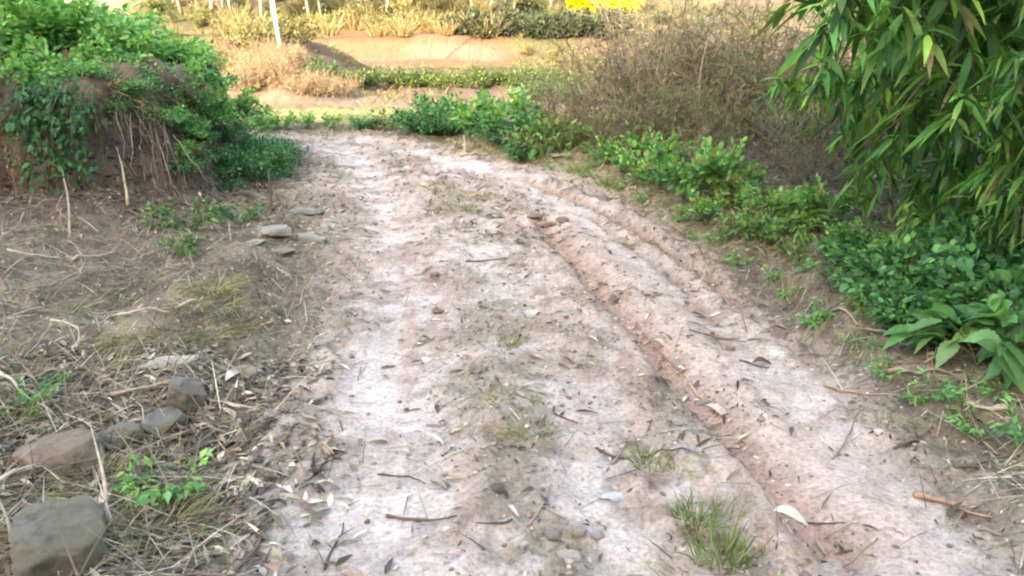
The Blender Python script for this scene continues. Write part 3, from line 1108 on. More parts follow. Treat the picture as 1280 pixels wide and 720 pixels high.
# ------------------------------------------------------------------ bamboo on the right
C1 = culm(11, 5.2, R(185), 2.0, 90, .29, .050)
C2 = culm(12, 4.6, R(205), 1.7, 82, .28, .047)
C3 = culm(13, 2.3, R(190), 1.25, 26, .26, .050)
bam = []
for i, (p, x, y, rz, s) in enumerate([
        (C1, 3.55, 5.3, 0, 1.0), (C2, 4.1, 6.2, .1, 1.05), (C1, 3.9, 7.3, -.25, .95), (C2, 3.1, 4.6, -.15, .80), (C1, 4.6, 6.8, .3, 1.1),
        (C1, 4.7, 5.6, -.1, 1.1), (C2, 4.4, 8.3, .0, 1.05), (C1, 3.0, 4.1, .25, .60),
        (C2, 3.05, 5.0, .2, .55), (C2, 2.75, 4.25, .5, .42), (C1, 4.0, 5.0, .1, .8), (C2, 3.35, 4.35, 1.3, .5)]):
    bam.append(put(p, on(x, y, -.05), rz, s))
name_row(bam, '{} tall arching bamboo from the camera, drooping over the verge', 'bamboo', 'bamboo stems of the clump on the right', 'y')
yb = []
for p, x, y, rz, s in [(C3, 2.85, 5.1, 0, .72), (C3, 3.0, 4.7, .5, .70), (C3, 2.75, 5.7, -.4, .62), (C3, 3.2, 5.6, .1, 1.18), (C3, 3.3, 6.2, -.15, 1.28), (C3, 3.05, 5.1, .3, 1.05), (C3, 3.0, 4.5, -.1, .95), (C3, 2.95, 5.9, .0, 1.3)]:
    yb.append(put(p, on(x, y, -.03), rz, s))
name_row(yb, '{} low young bamboo from the camera, bright leaves at the clump edge', 'bamboo', 'young bamboo at the clump edge', 'y')


def fountain(seed, Hh, n, leaf_l, leaf_w, palette):
    o = plant('bamboo_shoot', seed, .22, Hh, 5, n, leaf_l, leaf_w, palette, LANCE, .55, .8, .35, spread=.10, stem_r=.004)
    return o


f1 = fountain(31, .46, 120, .20, .026, G_BAMB[1:] + G_LIGHT[:1])
fs = []
for p, (px, py), s, lab in [
        (f1, (1108, 352), 1.0, 'low bamboo shoot arching like a fountain in front of the dark gap under the clump'),
        (f1, (1000, 300), .7, 'yellow green bamboo shoot standing among dead leaves left of the dark gap'),
        (f1, (1240, 330), .9, 'bamboo shoot half hidden behind the dense dark bush on the right'),
        (f1, (1150, 305), .75, 'small bamboo shoot at the foot of the clump behind the fountain shaped shoot')]:
    tag(put(p, at(px, py), len(fs) * 1.3, s), lab, 'bamboo shoot')
    fs.append(1)

# ------------------------------------------------------------------ right verge: bushes, big leaf, weeds, brush
db = plant('bush', 41, .42, .55, 30, 1900, .060, .036, G_DARK[:2] + G_FRESH[:2] + [(.05, .16, .07)], BROAD, .15, .45, .1, spread=.10, stem_r=.004)
for i, (x, y, s, lab) in enumerate([
        (2.18, 4.25, .95, 'dense dark green bush spilling onto the edge of the track below the bamboo'),
        (2.45, 3.75, 1.0, 'dense dark green bush behind the plant with big toothed leaves'),
        (2.75, 4.4, 1.1, 'dense dark green bush against the bamboo stems at the picture edge'),
        (2.05, 3.75, .62, 'small dark green bush lowest on the verge, between track and big leaved plant'),
        (2.35, 4.95, .75, 'dark green bush beside the fountain shaped bamboo shoot'),
        (2.55, 3.25, .85, 'dark green bush nearest the camera on the right verge')]):
    tag(put(db, on(x, y, -.04), i * 1.1, s), lab, 'bush', 'dark bushes on the right verge')
TOOTH = [(0, .06), (.1, .5), (.18, .62), (.22, .9), (.34, .8), (.38, 1.0), (.52, .82), (.56, .9), (.7, .58), (.74, .62), (.88, .28), (1, .02)]
bl = plant('broad_leaf_plant', 42, .34, .46, 12, 95, .19, .085, [(.10, .25, .10), (.08, .21, .085), (.13, .29, .11)], TOOTH, .45, .6, .45, spread=.06, stem_r=.006, fold=.1)
for i, (x, y, s, lab) in enumerate([(2.18, 3.36, .9, 'pale green plant with big toothed leaves at the front of the right verge'),
                                    (2.34, 3.66, .95, 'tallest pale green plant with big toothed leaves, against the dark bush'),
                                    (2.40, 3.36, .9, 'big leaved plant half behind the pale toothed one, at the picture edge')]):
    tag(put(bl, on(x, y, 0), i * 2.1, s), lab, 'plant', 'big leaved plants on the right verge')

w1 = plant('weed', 51, .34, .46, 15, 380, .085, .042, G_FRESH + G_LIGHT[2:3] + [(.22, .26, .09)], BROAD, .2, .6, .3, spread=.09, stem_r=.003)
w2 = plant('weed', 52, .34, .32, 14, 400, .060, .028, G_FRESH[1:] + G_DARK[:2] + G_OLIVE[:2], SIMPLE, .2, .4, .2, spread=.10, stem_r=.003)
w3 = plant('weed', 53, .20, .22, 9, 120, .07, .030, G_FRESH + G_LIGHT, SIMPLE, .25, .4, .2, spread=.09, stem_r=.003)
w4 = plant('weed', 54, .30, .34, 13, 360, .085, .026, G_OLIVE + G_FRESH[1:3], LANCE, .3, .5, .2, spread=.11, stem_r=.003)
wd = []
for i, (px, py, s) in enumerate([
        (802, 232, .9), (838, 240, 1.0), (866, 250, 1.05), (905, 258, .8), (834, 218, .9), (880, 224, .8), (880, 280, .6),
        (920, 292, .75), (950, 305, .55), (955, 262, .7), (778, 214, .5), (990, 322, .5), (930, 240, .6),
        (1010, 292, .6), (1045, 320, .5), (1080, 390, .45), (815, 210, 1.0), (855, 232, 1.1), (895, 240, 1.1), (930, 262, 1.0), (960, 285, .8), (985, 275, .9),
        (760, 205, .7), (740, 196, .6), (1030, 280, .8)]):
    wd.append(put((w1, w2, w1, w4)[i % 4], at(px, py), i * 2.4, s))
name_row(wd, '{} leafy green weed from the left in the bed along the right verge', 'weed', 'leafy weeds along the right verge')
sm = []
for i, (px, py, s) in enumerate([(1170, 500, .55), (1020, 410, .5), (740, 210, .5), (705, 200, .45), (1215, 545, .5), (1265, 545, .7), (1060, 360, .55), (690, 212, .4), (770, 238, .45), (805, 252, .5), (850, 275, .45), (890, 305, .5), (925, 330, .5), (960, 350, .45), (985, 375, .4), (1035, 395, .5), (1075, 440, .5), (1110, 470, .45), (1140, 500, .4), (730, 224, .45), (870, 300, .35), (1000, 340, .6), (1250, 500, .5)]):
    sm.append(put(w3, at(px, py), i * 2.4, s))
name_row(sm, '{} small green seedling from the left at the right edge of the track', 'weed', 'seedlings at the right edge of the track')

# the green shrubs where the track bends away
sh = plant('shrub', 61, .55, .60, 22, 1000, .085, .05, G_DARK + G_FRESH, SIMPLE, .15, .5, .15, spread=.12)
shs = []
for i, (px, py, s) in enumerate([(455, 160, .55), (490, 163, .75), (525, 165, .85), (560, 169, .9), (600, 172, .85), (640, 182, 1.0), (672, 192, .95),
                                 (540, 155, .8), (590, 158, .9), (635, 165, 1.0), (680, 172, 1.0), (715, 185, .9), (655, 200, .55)]):
    shs.append(put((sh, w4, sh, sh, w1)[i % 5], at(px, py), i * 1.9, (s, s, s * (.6 + .6 * ((i * 37) % 10) / 10)) if i % 5 not in (1, 4) else s * 1.5))
name_row(shs, '{} low green shrub from the left in the row where the track bends', 'shrub', 'shrubs along the bend')
gs = []
for i, (px, py, s) in enumerate([(325, 166, .75), (352, 163, .6), (385, 160, .5), (415, 160, .45), (300, 160, .8), (270, 160, .9)]):
    gs.append(put(w1, at(px, py), i * 1.3, s * 1.2))
name_row(gs, '{} pale weed from the left on the grass beyond the bend', 'weed', 'weeds on the grass beyond the bend')

TW = [(.27, .215, .155), (.19, .15, .11), (.36, .30, .22), (.09, .07, .055), (.21, .20, .12)]
b1 = brush('dry_brush', 71, .75, 1.35, 24, 520, TW, 460, [(.18, .14, .09), (.26, .21, .13), (.12, .15, .06), (.16, .19, .08)], .0095, .055)
b2 = brush('dry_brush', 72, .70, .95, 22, 430, TW, 420, [(.20, .16, .11), (.28, .23, .15), (.13, .17, .07), (.11, .15, .06)], .006, .055)
b3 = brush('dry_brush', 73, .75, 1.15, 22, 420, TW, 760, [(.13, .17, .075), (.17, .20, .10), (.10, .14, .06), (.24, .21, .12)], .006, .065)
bb = []
for i, (x, y, p, s) in enumerate([
        (1.05, 10.4, b1, .95), (1.75, 10.0, b1, 1.05), (1.5, 9.2, b3, .8), (2.4, 9.5, b3, 1.0), (2.2, 8.6, b3, .75), (3.0, 9.3, b1, 1.1), (2.9, 8.2, b3, 1.05),
        (.65, 10.9, b3, .8), (3.6, 8.9, b1, 1.2), (3.4, 7.8, b2, 1.0), (4.3, 9.6, b1, 1.3), (1.9, 11.4, b1, 1.2), (2.9, 11.0, b1, 1.3), (1.1, 9.75, b2, .6), (1.95, 7.9, b2, .55), (2.7, 7.2, b2, .7), (2.05, 9.9, b1, 1.2), (1.75, 10.8, b1, 1.45), (2.7, 10.4, b1, 1.45)]):
    bb.append(put(p, on(x, y), i * 2.2, s))
name_row(bb, '{} grey brown leafless thicket from the left behind the green weeds', 'bush', 'dry thickets behind the right verge')

# pale stalks that stand out of the thicket
for i, (x, y, h, lx, c, lab) in enumerate([
        (2.05, 9.0, 1.35, .03, (.30, .25, .19), 'slim grey stake standing upright in the dry thicket'),
        (1.35, 10.2, 1.9, -.12, (.20, .15, .12), 'thin dark bare sapling rising above the dry thicket'),
        (1.6, 10.6, 2.1, .1, (.22, .16, .13), 'thin bare sapling leaning right above the dry thicket')]):
    o = root('sapling' if i else 'stake', on(x, y, -.05))
    mb = MB()
    t = np.linspace(0, 1, 9)
    P = np.stack([lx * t + .03 * np.sin(t * 7 + i), .02 * np.sin(t * 5), h * t], 1)
    mb.tube(P, (.016 if i == 0 else .012) * (1.1 - .75 * t), np.array(c), 6, .15)
    mb.build('stem', DRY, o)
    if i:
        m = 60
        mb = MB()
        tt = rng.uniform(.35, 1, m)
        Q = np.stack([np.interp(tt, t, P[:, k]) for k in range(3)], 1)
        mb.segs(Q, Q + unit(randdir(m) + [0, 0, .5]) * rng.uniform(.08, .35, (m, 1)), .003, .0012, pal(m, TW))
        mb.build('twigs', DRY, o)
    tag(o, lab, 'sapling' if i else 'stake')

# ------------------------------------------------------------------ left verge: weeds and stones
for i, (px, py, p, s, lab) in enumerate([
        (236, 290, w2, .95, 'dark green weed at the foot of the bank, left of the flat slabs'),
        (232, 318, w2, .55, 'small dark weed just in front of the one at the foot of the bank'),
        (300, 282, w2, .62, 'low green weed between the bank and the flat slabs'),
        (215, 622, w3, .78, 'bright green seedling among dry twigs beside the cut stone block'),
        (35, 505, w3, .6, 'green weed at the left picture edge above the big brown rock'),
        (70, 490, w3, .35, 'tiny green sprout beside the bent straw above the big brown rock'),
        (345, 215, w2, .55, 'dark weed at the foot of the bank by the short dark post')]):
    tag(put(p, at(px, py), i * 1.7, s), lab, 'weed')

stone(78, 582, 118, .26, .8, (.25, .175, .135), 'big rounded reddish brown rock at the left edge of the verge', 1, .3, .25, (.1, -.15), .50, 'rock', 'rock')
stone(80, 705, 125, .24, 1.1, (.15, .135, .10), 'mossy split stone block with a dark steep side at the bottom left', 2, .5, .95, (.05, .12), .34, 'rock', 'rock')
stone(236, 505, 52, .20, 1.0, (.17, .155, .14), 'upright grey stone under the pale flat slab', 3, .2, .6, (.1, .2), .3, 'rock', 'rock')
stone(203, 535, 66, .10, .8, (.175, .17, .15), 'low greenish grey stone in front of the upright grey stone', 4, .8, .4)
stone(212, 462, 84, .045, .5, (.42, .37, .30), 'pale flat slab lying on the upright grey stone', 5, .15, .5, (.1, -.1), .0)
stone(302, 470, 40, .09, .9, (.33, .25, .20), 'rounded pinkish stone right of the pale flat slab', 6)
stone(150, 555, 60, .12, .8, (.17, .145, .12), 'brown stone in dry stalks right of the big reddish rock', 7, .9, .3)
stone(378, 266, 58, .045, .7, (.30, .285, .26), 'long flat grey slab, farthest of the slabs by the left track edge', 8, .1, .5)
stone(345, 294, 44, .10, .8, (.34, .325, .30), 'pale angular stone in the middle of the flat slabs', 9, .4, .5)
stone(388, 303, 48, .08, .8, (.31, .285, .26), 'flat slab with a dark edge nearest the track', 10, -.3, .6, (-.1, .15))
stone(318, 305, 30, .05, .9, (.37, .36, .34), 'small pale stone at the left end of the flat slabs', 11)
stone(355, 318, 34, .04, .8, (.23, .22, .20), 'grey chip in front of the flat slabs', 12)
stone(316, 290, 30, .05, .9, (.28, .28, .25), 'greenish stone behind the small pale stone', 13)
stone(712, 700, 36, .035, .8, (.44, .37, .31), 'palest of the stones pressed into the track at the bottom of the picture', 14)
stone(722, 678, 26, .03, .8, (.36, .30, .25), 'beige stone just behind the palest one pressed into the track', 15)
stone(690, 675, 24, .03, .9, (.29, .245, .21), 'brownish stone left of the pressed in pale stones', 16)
stone(748, 672, 22, .03, .9, (.40, .34, .30), 'small stone right of the pressed in pale stones', 17)
stone(772, 627, 48, .012, .5, (.62, .60, .58), 'flat white chip lying on the track before the grass tufts', 18, -.1, .5)
stone(620, 614, 22, .04, .8, (.10, .085, .075), 'dark clod with a thin twig in the middle of the pale track', 19, name='clod', cat='clod')
stone(685, 282, 26, .06, .8, (.33, .25, .21), 'biggest clod at the far end of the deep rut', 20, name='clod', cat='clod')
stone(668, 272, 20, .05, .9, (.27, .20, .165), 'clod left of the biggest one at the end of the deep rut', 21, name='clod', cat='clod')
stone(703, 276, 18, .05, .9, (.20, .17, .15), 'dark clod right of the biggest one at the end of the deep rut', 22, name='clod', cat='clod')
stone(640, 118, 13, .16, .8, (.36, .34, .31), 'pale stone shining behind the shrubs of the bend', 23)
stone(700, 195, 22, .05, .7, (.40, .39, .35), 'pale stone at the verge behind the far end of the deep rut', 24)
stone(1240, 480, 18, .04, .7, (.2, .17, .14), 'small brown stone under the big toothed leaves', 25)
stone(545, 345, 16, .04, .8, (.25, .17, .14), 'reddish clod on the left wheel track before the forked twig', 26, name='clod', cat='clod')
stone(548, 392, 20, .04, .8, (.16, .115, .095), 'dark clod on the left wheel track', 27, name='clod', cat='clod')

# ------------------------------------------------------------------ sticks and stalks one can point at
PALE, TAN, DK, GR = (.44, .37, .28), (.31, .23, .16), (.085, .065, .055), (.22, .19, .165)
stick((384, 606), (421, 556), .007, DK, 'dark forked twig on the pale left wheel track', 1, forks=4)
stick((484, 649), (570, 648), .007, (.12, .085, .06), 'straight dark brown stick lying across the track at the bottom', 2, forks=0, bend=.03)
stick((472, 600), (531, 609), .005, DK, 'thin curved dark twig above the straight brown stick', 3, forks=0, bend=-.1)
stick((285, 722), (347, 652), .009, (.13, .105, .085), 'thick dark stick at the bottom beside the left track edge', 4, forks=3)
stick((322, 722), (340, 690), .006, DK, 'short dark stick right of the thick one at the bottom', 5, forks=1)
stick((404, 712), (428, 655), .005, DK, 'thin dark twig low on the left wheel track', 6, forks=3)
stick((1117, 566), (1165, 535), .008, (.12, .09, .075), 'dark stick on the smooth right wheel track', 7, forks=1)
stick((1193, 589), (1268, 571), .012, (.15, .115, .085), 'thick brown stick at the right picture edge', 8, forks=1)
stick((1140, 624), (1240, 646), .013, (.34, .22, .15), 'curled strip of reddish bark on the right wheel track', 9, name='bark_strip', cat='bark strip', forks=0, bend=-.08, sides=5)
stick((1222, 668), (1282, 676), .006, GR, 'thin grey stick at the bottom right corner', 10, forks=1)
stick((860, 414), (932, 430), .006, (.16, .10, .075), 'thin brown twig on the ridge beside the deep rut', 11, forks=2)
stick((924, 452), (962, 462), .006, DK, 'dark twig on the ground right of the deep rut', 12, forks=3)
stick((582, 330), (626, 326), .008, (.13, .10, .075), 'short brown stick in the middle of the far track', 13, forks=0)
stick((0, 622), (78, 580), .010, PALE, 'pale stick slanting over the ground by the big brown rock', 14, forks=1, lift=.04)
stick((138, 672), (126, 590), .008, PALE, 'pale stalk leaning on the split stone block', 15, forks=0, lift=.02, end_lift=.22, name='dry_stalk', cat='stalk')
stick((0, 482), (66, 528), .008, PALE, 'pale straight stalk at the left edge above the big brown rock', 16, forks=1, lift=.05)
stick((68, 425), (122, 470), .006, PALE, 'bent straw arching over at the left verge', 17, forks=0, lift=.10, bend=-.14, name='straw', cat='straw')
stick((70, 428), (32, 470), .006, TAN, 'straw crossing the foot of the bent one', 18, forks=1, lift=.09, name='straw', cat='straw')
stick((140, 502), (226, 480), .010, (.40, .31, .22), 'pale stick lying left of the upright grey stone', 19, forks=1, lift=.03)
stick((252, 498), (332, 512), .009, (.46, .38, .28), 'pale stick right of the upright grey stone', 20, forks=1)
stick((148, 404), (212, 408), .009, PALE, 'pale stick on the dry grass of the left verge', 21, forks=1, lift=.04)
stick((222, 392), (264, 377), .010, (.46, .38, .26), 'short pale stick near the left track edge', 22, forks=0, lift=.02)
stick((10, 318), (84, 331), .010, PALE, 'pale stick at the foot of the bank, left of its twin', 23, forks=0, lift=.02)
stick((92, 330), (146, 321), .010, (.42, .34, .25), 'pale stick at the foot of the bank, right of its twin', 24, forks=0, lift=.02)
stick((745, 561), (792, 582), .006, DK, 'thin dark twig left of the grass tufts', 25, forks=2)
stick((766, 582), (796, 548), .006, GR, 'grey twig crossing the thin dark one by the grass tufts', 26, forks=1)
stick((692, 514), (716, 534), .006, (.14, .07, .05), 'short reddish twig in the centre of the track', 27, forks=0, bend=.15)
stick((1030, 482), (1135, 506), .008, TAN, 'long tan stick along the right track edge', 28, forks=2)
stick((1040, 395), (1112, 430), .009, TAN, 'tan stick in the litter under the dark bush', 29, forks=1, lift=.02)
stick((1100, 470), (1195, 478), .010, (.30, .25, .17), 'thick tan stick in front of the dark bush', 30, forks=1, lift=.02)
stick((1205, 509), (1258, 526), .013, (.48, .39, .27), 'pale thick stick end under the big toothed leaves', 31, forks=0)
stick((268, 612), (308, 606), .009, (.46, .42, .38), 'pale stick right of the bright green seedling', 32, forks=0)
stick((1000, 657), (1058, 658), .005, DK, 'thin dark twig across the near end of the deep rut', 33, forks=1)
stick((88, 300), (80, 245), .012, (.33, .25, .19), 'pale root leaning against the foot of the bank', 34, forks=0, end_lift=.38, name='dry_stalk', cat='stalk')
stick((160, 262), (156, 235), .010, (.42, .34, .25), 'pale upright stalk at the foot of the bank', 35, forks=0, end_lift=.42, name='dry_stalk', cat='stalk')
stick((340, 264), (340, 252), .020, (.075, .06, .055), 'short dark wooden post by the flat slabs', 36, forks=0, end_lift=.30, name='post', cat='post', bend=0)
stick((576, 196), (612, 194), .030, (.48, .38, .27), 'pale split log lying at the verge by the bend', 37, forks=0, name='log', cat='log', bend=0)
stick((580, 196), (584, 184), .022, (.36, .28, .20), 'short stump standing at the left end of the pale log', 38, forks=0, name='stump', cat='stump', end_lift=.16, bend=0)
stick((862, 482), (884, 520), .010, (.40, .30, .22), 'pale stick lying along the deep rut', 39, forks=1)
stick((795, 405), (850, 478), .008, (.30, .17, .12), 'reddish root lying along the lip of the deep rut', 40, forks=2, name='dry_root', cat='root')
stick((1040, 575), (1075, 520), .005, GR, 'grey twig on the smooth right wheel track', 41, forks=1)
stick((640, 660), (596, 655), .005, DK, 'thin twig left of the pressed in stones', 42, forks=2)
stick((660, 660), (690, 610), .006, (.30, .22, .17), 'curved tan twig above the pressed in stones', 43, forks=1)
stick((20, 700), (0, 640), .008, (.30, .26, .20), 'brown stick at the bottom left picture corner', 44, forks=2, lift=.04)
stick((100, 350), (30, 380), .007, TAN, 'tan stick in the dry grass below the bank', 45, forks=2, lift=.04)
stick((1150, 470), (1230, 440), .006, TAN, 'tan stalk lying into the dark bush', 46, forks=1, lift=.03)
stick((800, 575), (905, 560), .004, DK, 'thin dark straw beside the nearer grass tufts', 47, forks=1)
stick((160, 640), (260, 600), .006, (.33, .27, .2), 'straw coloured twig behind the bright green seedling', 48, forks=2, lift=.03)

# pale curled dry leaves
for i, (px, py, L, W, rz, c, lab) in enumerate([
        (283, 486, .14, .055, 1.2, (.58, .53, .45), 'white dry leaf standing beside the rounded pinkish stone'),
        (880, 516, .16, .045, -.9, (.50, .40, .32), 'pale curled dry leaf in the deep rut'),
        (965, 646, .12, .05, -.5, (.55, .47, .38), 'pale dry leaf at the near end of the deep rut'),
        (866, 490, .09, .04, .4, (.20, .10, .07), 'dark red dry leaf in the deep rut above the pale curled leaf'),
        (815, 432, .13, .03, -.9, (.50, .38, .30), 'long pale dry leaf on the lip of the deep rut'),
        (940, 458, .12, .04, .2, (.13, .085, .06), 'dark dry leaf lying right of the deep rut'),
        (760, 380, .13, .05, .7, (.19, .13, .10), 'brown dry leaf heap piece on the edge of the deep rut'),
        (1235, 520, .15, .04, -.2, (.50, .41, .27), 'straw coloured dry leaf under the big toothed leaves'),
        (1130, 560, .09, .03, .4, (.2, .14, .10), 'small brown dry leaf on the right wheel track'),
        (538, 352, .12, .04, 1.2, (.16, .085, .06), 'reddish brown dry leaf on the left wheel track')]):
    p = at(px, py)
    mb = MB()
    mb.blades(np.zeros((1, 3)), np.array([[math.cos(rz), math.sin(rz), .12]]), np.array([[0.1, -.2, 1.]]), L, W,
              [(0, .1), (.15, .55), (.35, .95), (.55, 1), (.75, .7), (.9, .35), (1, .05)], np.array([c]), .25, .35, 3, .05)
    o = mb.build('dry_leaf', DRY)
    o.location = (p[0], p[1], p[2] + .02)
    sol = o.modifiers.new('thickness', 'SOLIDIFY')
    sol.thickness = .0015
    tag(o, lab, 'leaf')

# ------------------------------------------------------------------ grass tufts on the track and verge
GRASS = [(.16, .22, .075), (.21, .25, .10), (.12, .17, .06), (.30, .27, .15)]
DRYG = [(.24, .22, .11), (.31, .27, .15), (.18, .18, .08), (.36, .31, .19)]
T1, T2 = tuft_mesh(81, 130, .13, .075, GRASS, .0045), tuft_mesh(82, 120, .10, .11, DRYG, .004, 1.1, .5)
for i, (px, py, m, s, lab) in enumerate([
        (812, 585, T1, 1.0, 'green grass tuft in the track, farthest of the line right of centre'),
        (850, 582, T2, .9, 'dry grass tuft right of the farthest green one'),
        (870, 650, T1, 1.0, 'green grass tuft in the middle of the line right of centre'),
        (895, 655, T2, 1.2, 'dry sprawling tuft beside the middle green one'),
        (900, 700, T1, 1.2, 'green grass tuft at the bottom of the line right of centre'),
        (945, 715, T2, 1.3, 'greyish dry tuft at the bottom picture edge'),
        (860, 718, T2, 1.2, 'sprawling dry tuft at the bottom left of the tuft line'),
        (635, 432, T1, .85, 'yellow green grass tuft alone in the centre of the track'),
        (655, 416, T2, .8, 'flattened dry tuft behind the lone centre tuft'),
        (640, 500, T2, 1.1, 'flat dry tuft before the lone centre tuft'),
        (665, 540, T2, 1.1, 'flat dry tuft between the lone centre tuft and the pressed in stones'),
        (600, 245, T2, 1.5, 'dry tuft far up the middle of the track'),
        (570, 262, T2, 1.6, 'dry tuft left of the far middle one'),
        (540, 235, T2, 1.5, 'dry tuft on the far middle strip nearest the bend'),
        (680, 690, T2, 1.0, 'dry tuft left of the pressed in pale stones'),
        (1125, 525, T2, .9, 'dry tuft on the right track edge'),
        (180, 590, T2, 1.2, 'dry tuft left of the bright green seedling'),
        (15, 520, T1, 1.5, 'green grass at the left picture edge'),
        (830, 310, T2, 1.3, 'dry tuft beside the far right rut'),
        (720, 215, T1, 1.3, 'green tuft on the grassy verge by the far right rut'),
        (760, 232, T1, 1.3, 'green tuft on the grassy verge before the weeds')]):
    o = link('grass_tuft', m)
    p = at(px, py)
    place(o, p, i * 1.3, (s, s, s * random.uniform(.8, 1.15)))
    tag(o, lab, 'grass tuft', 'grass tufts on the track')

th = tuft_mesh(85, 46, .34, .18, [(.26, .21, .14), (.19, .15, .10), (.15, .15, .07), (.33, .27, .18), (.11, .09, .06)], .004, 2.2, 1.1)
tb_ = []
for i in range(34):
    px = random.uniform(-10, 250)
    py = np.interp(px, [0, 90, 150, 250], [168, 150, 118, 115]) + random.uniform(-14, 26)
    o = link('dry_grass_tuft', th)
    s_ = random.uniform(.6, 1.2)
    place(o, at(px, py), i * 1.9, s_, (random.uniform(.2, .7), 0))
    tb_.append(o)
name_row(tb_, '{} dry grass tuft from the left hanging over the rim of the cut bank', 'grass tuft', 'dry grass hanging over the bank rim')
T3 = tuft_mesh(83, 150, .30, .16, [(.34, .28, .18), (.25, .21, .13), (.19, .18, .09), (.42, .35, .23), (.14, .15, .07)], .0045, 1.3, .6)
T4 = tuft_mesh(84, 120, .22, .20, [(.17, .15, .09), (.24, .20, .12), (.12, .13, .06), (.31, .26, .17)], .0045, 1.6, .5)
dg = []
for i in range(46):
    py = random.uniform(325, 700)
    px = random.uniform(-10, min(330, 250 + (py < 450) * 70))
    if 470 < py < 620 and px > 20 and random.random() < .55:
        continue
    o = link('dry_grass_tuft', (T3, T4)[i % 2])
    s_ = random.uniform(.6, 1.25) * (1.0 if py < 500 else .7)
    place(o, at(px, py), i * 1.9, (s_, s_, s_ * random.uniform(.6, 1.0)))
    dg.append(o)
name_row(dg, '{} tangled dry grass tuft from the left on the verge below the bank', 'grass tuft', 'dry grass tufts below the bank')

# ------------------------------------------------------------------ what nobody could count: litter, straw, small clods, low grass
mb = MB()


def litter_keep(X, Y, f):
    n = np.maximum(fbm(X * 4.5, Y * 4.5, 111, 4), fbm(X * 2.6, Y * 4.4, 191, 5))
    base = np.where(f['road'] > .1, .03 + .3 * np.clip(f['rut'] + f['rutb'], 0, 1) + .85 * sstep(.54, .64, n) * (1 - .85 * f['smooth']) + .3 * f['mid'] + .35 * f['patch'], .85)
    return np.where(f['bank'] > 1.2, .2, base * np.where(f['bank'] > .05, .9, 1))


def lay(n, box, keep, L0, L1, W0, W1, prof, cols, droop, up=.12, across=2, fold=0.0, lift=.006, near=1.0):
    P = scatter(n, box=box, keep=keep)
    m = len(P)
    a = rng.uniform(0, 2 * math.pi, m)
    D = np.stack([np.cos(a), np.sin(a), np.abs(rng.normal(0, up, m))], 1)
    e = P[:, :2] + D[:, :2] * .05
    D[:, 2] += (heights(e[:, 0], e[:, 1]) - P[:, 2]) / .05
    P[:, 2] += lift
    mb.blades(P, D, unit(randdir(m) * .35 + [0, 0, 1.]), rng.uniform(L0, L1, m), rng.uniform(W0, W1, m), prof, pal(m, cols, .25), droop, fold, across)


LIT = [(.17, .125, .09), (.28, .22, .16), (.09, .068, .052), (.48, .42, .34), (.07, .055, .045), (.13, .115, .075)]
lay(30000, (-4, 3.6, 1.4, 6), litter_keep, .006, .045, .003, .012, LANCE, LIT, .1, .15, 3, .2)
lay(1500, (-1.6, 2.4, 1.4, 6.5), lambda X, Y, f: np.where(f['road'] > 0, .05 + .55 * np.clip(f['rut'] + f['rutb'], 0, 1) + .5 * sstep(.53, .62, np.maximum(fbm(X * 4.5, Y * 4.5, 111, 4), fbm(X * 2.6, Y * 4.4, 191, 5))), .4),
    .04, .11, .010, .026, LANCE, LIT + [(.45, .36, .28), (.38, .27, .2)], .12, .22, 3, .3)
lay(7000, (-2.4, -.4, 1.5, 3.8), lambda X, Y, f: sstep(.45, -.2, f['road']) * .8, .03, .10, .010, .028, LANCE, LIT + [(.34, .27, .19)], .1, .25, 3, .25)
lay(22000, (-5, 4.5, 6, 13), litter_keep, .03, .10, .008, .022, SIMPLE, LIT, .1, .15, 3, .2)
tag(mb.build('leaf_litter', DRY), 'scattered dead leaves and crumbs lying over the track and its verges', 'litter', kind='stuff')
mb = MB()


def straw_keep(X, Y, f):
    left = sstep(.3, -.3, f['road']) * (X < np.interp(Y, [0, 6, 10, 13], [.4, 0, -1.2, -1.8]))
    right = sstep(.25, -.4, f['road']) * (X > 0) * .9
    return np.where(f['bank'] > .02, .75, left * (.4 + .6 * sstep(.4, .6, fbm(X * 2, Y * 2, 201, 3))) + right + .05)


lay(36000, (-4.6, 3.2, 1.4, 7.4), straw_keep, .08, .32, .0025, .006, STRAW, STRAWS + LIT[:3] + [(.17, .19, .08)], .12, .16)
lay(6000, (-4, 3.6, 7, 12), straw_keep, .10, .35, .003, .007, STRAW, STRAWS + LIT[:3] + [(.17, .19, .08)], .12, .2)
lay(2600, (-2.6, -.55, 1.5, 3.6), lambda X, Y, f: sstep(.25, -.2, f['road']) * .8, .10, .34, .003, .007, STRAW, STRAWS + LIT[:3], .12, .35, lift=.03)
tag(mb.build('dry_straw', DRY), 'tangled dry straw and thin stalks covering the verges', 'straw', kind='stuff')
mb = MB()
Pb = scatter(5000, box=(-5, -2.4, 5.9, 9.5), keep=lambda X, Y, f: (f['bank'] > -.35) * (f['bank'] < .7) * .9)
P = scatter(9000, box=(-2.4, 2.8, 1.5, 8.5), keep=lambda X, Y, f: np.where(f['road'] > 0, (.35 + .6 * sstep(.45, .65, fbm(X * 3, Y * 3, 111, 3))) * (1 - .75 * f['smooth']), .25))
P = np.concatenate([P, Pb])
V, Fc = ico(1)
n = len(P)
s = rng.uniform(.004, .013, (n, 1, 1)) * np.where(np.arange(n) >= n - len(Pb), 1.8, 1)[:, None, None] * (1 + 1.2 * (rng.random((n, 1, 1)) > .96))
VV = P[:, None, :] + (V[None] * (1 + .25 * rng.normal(0, 1, (n, len(V), 1)))) * s * np.array([1.15, 1, .7])
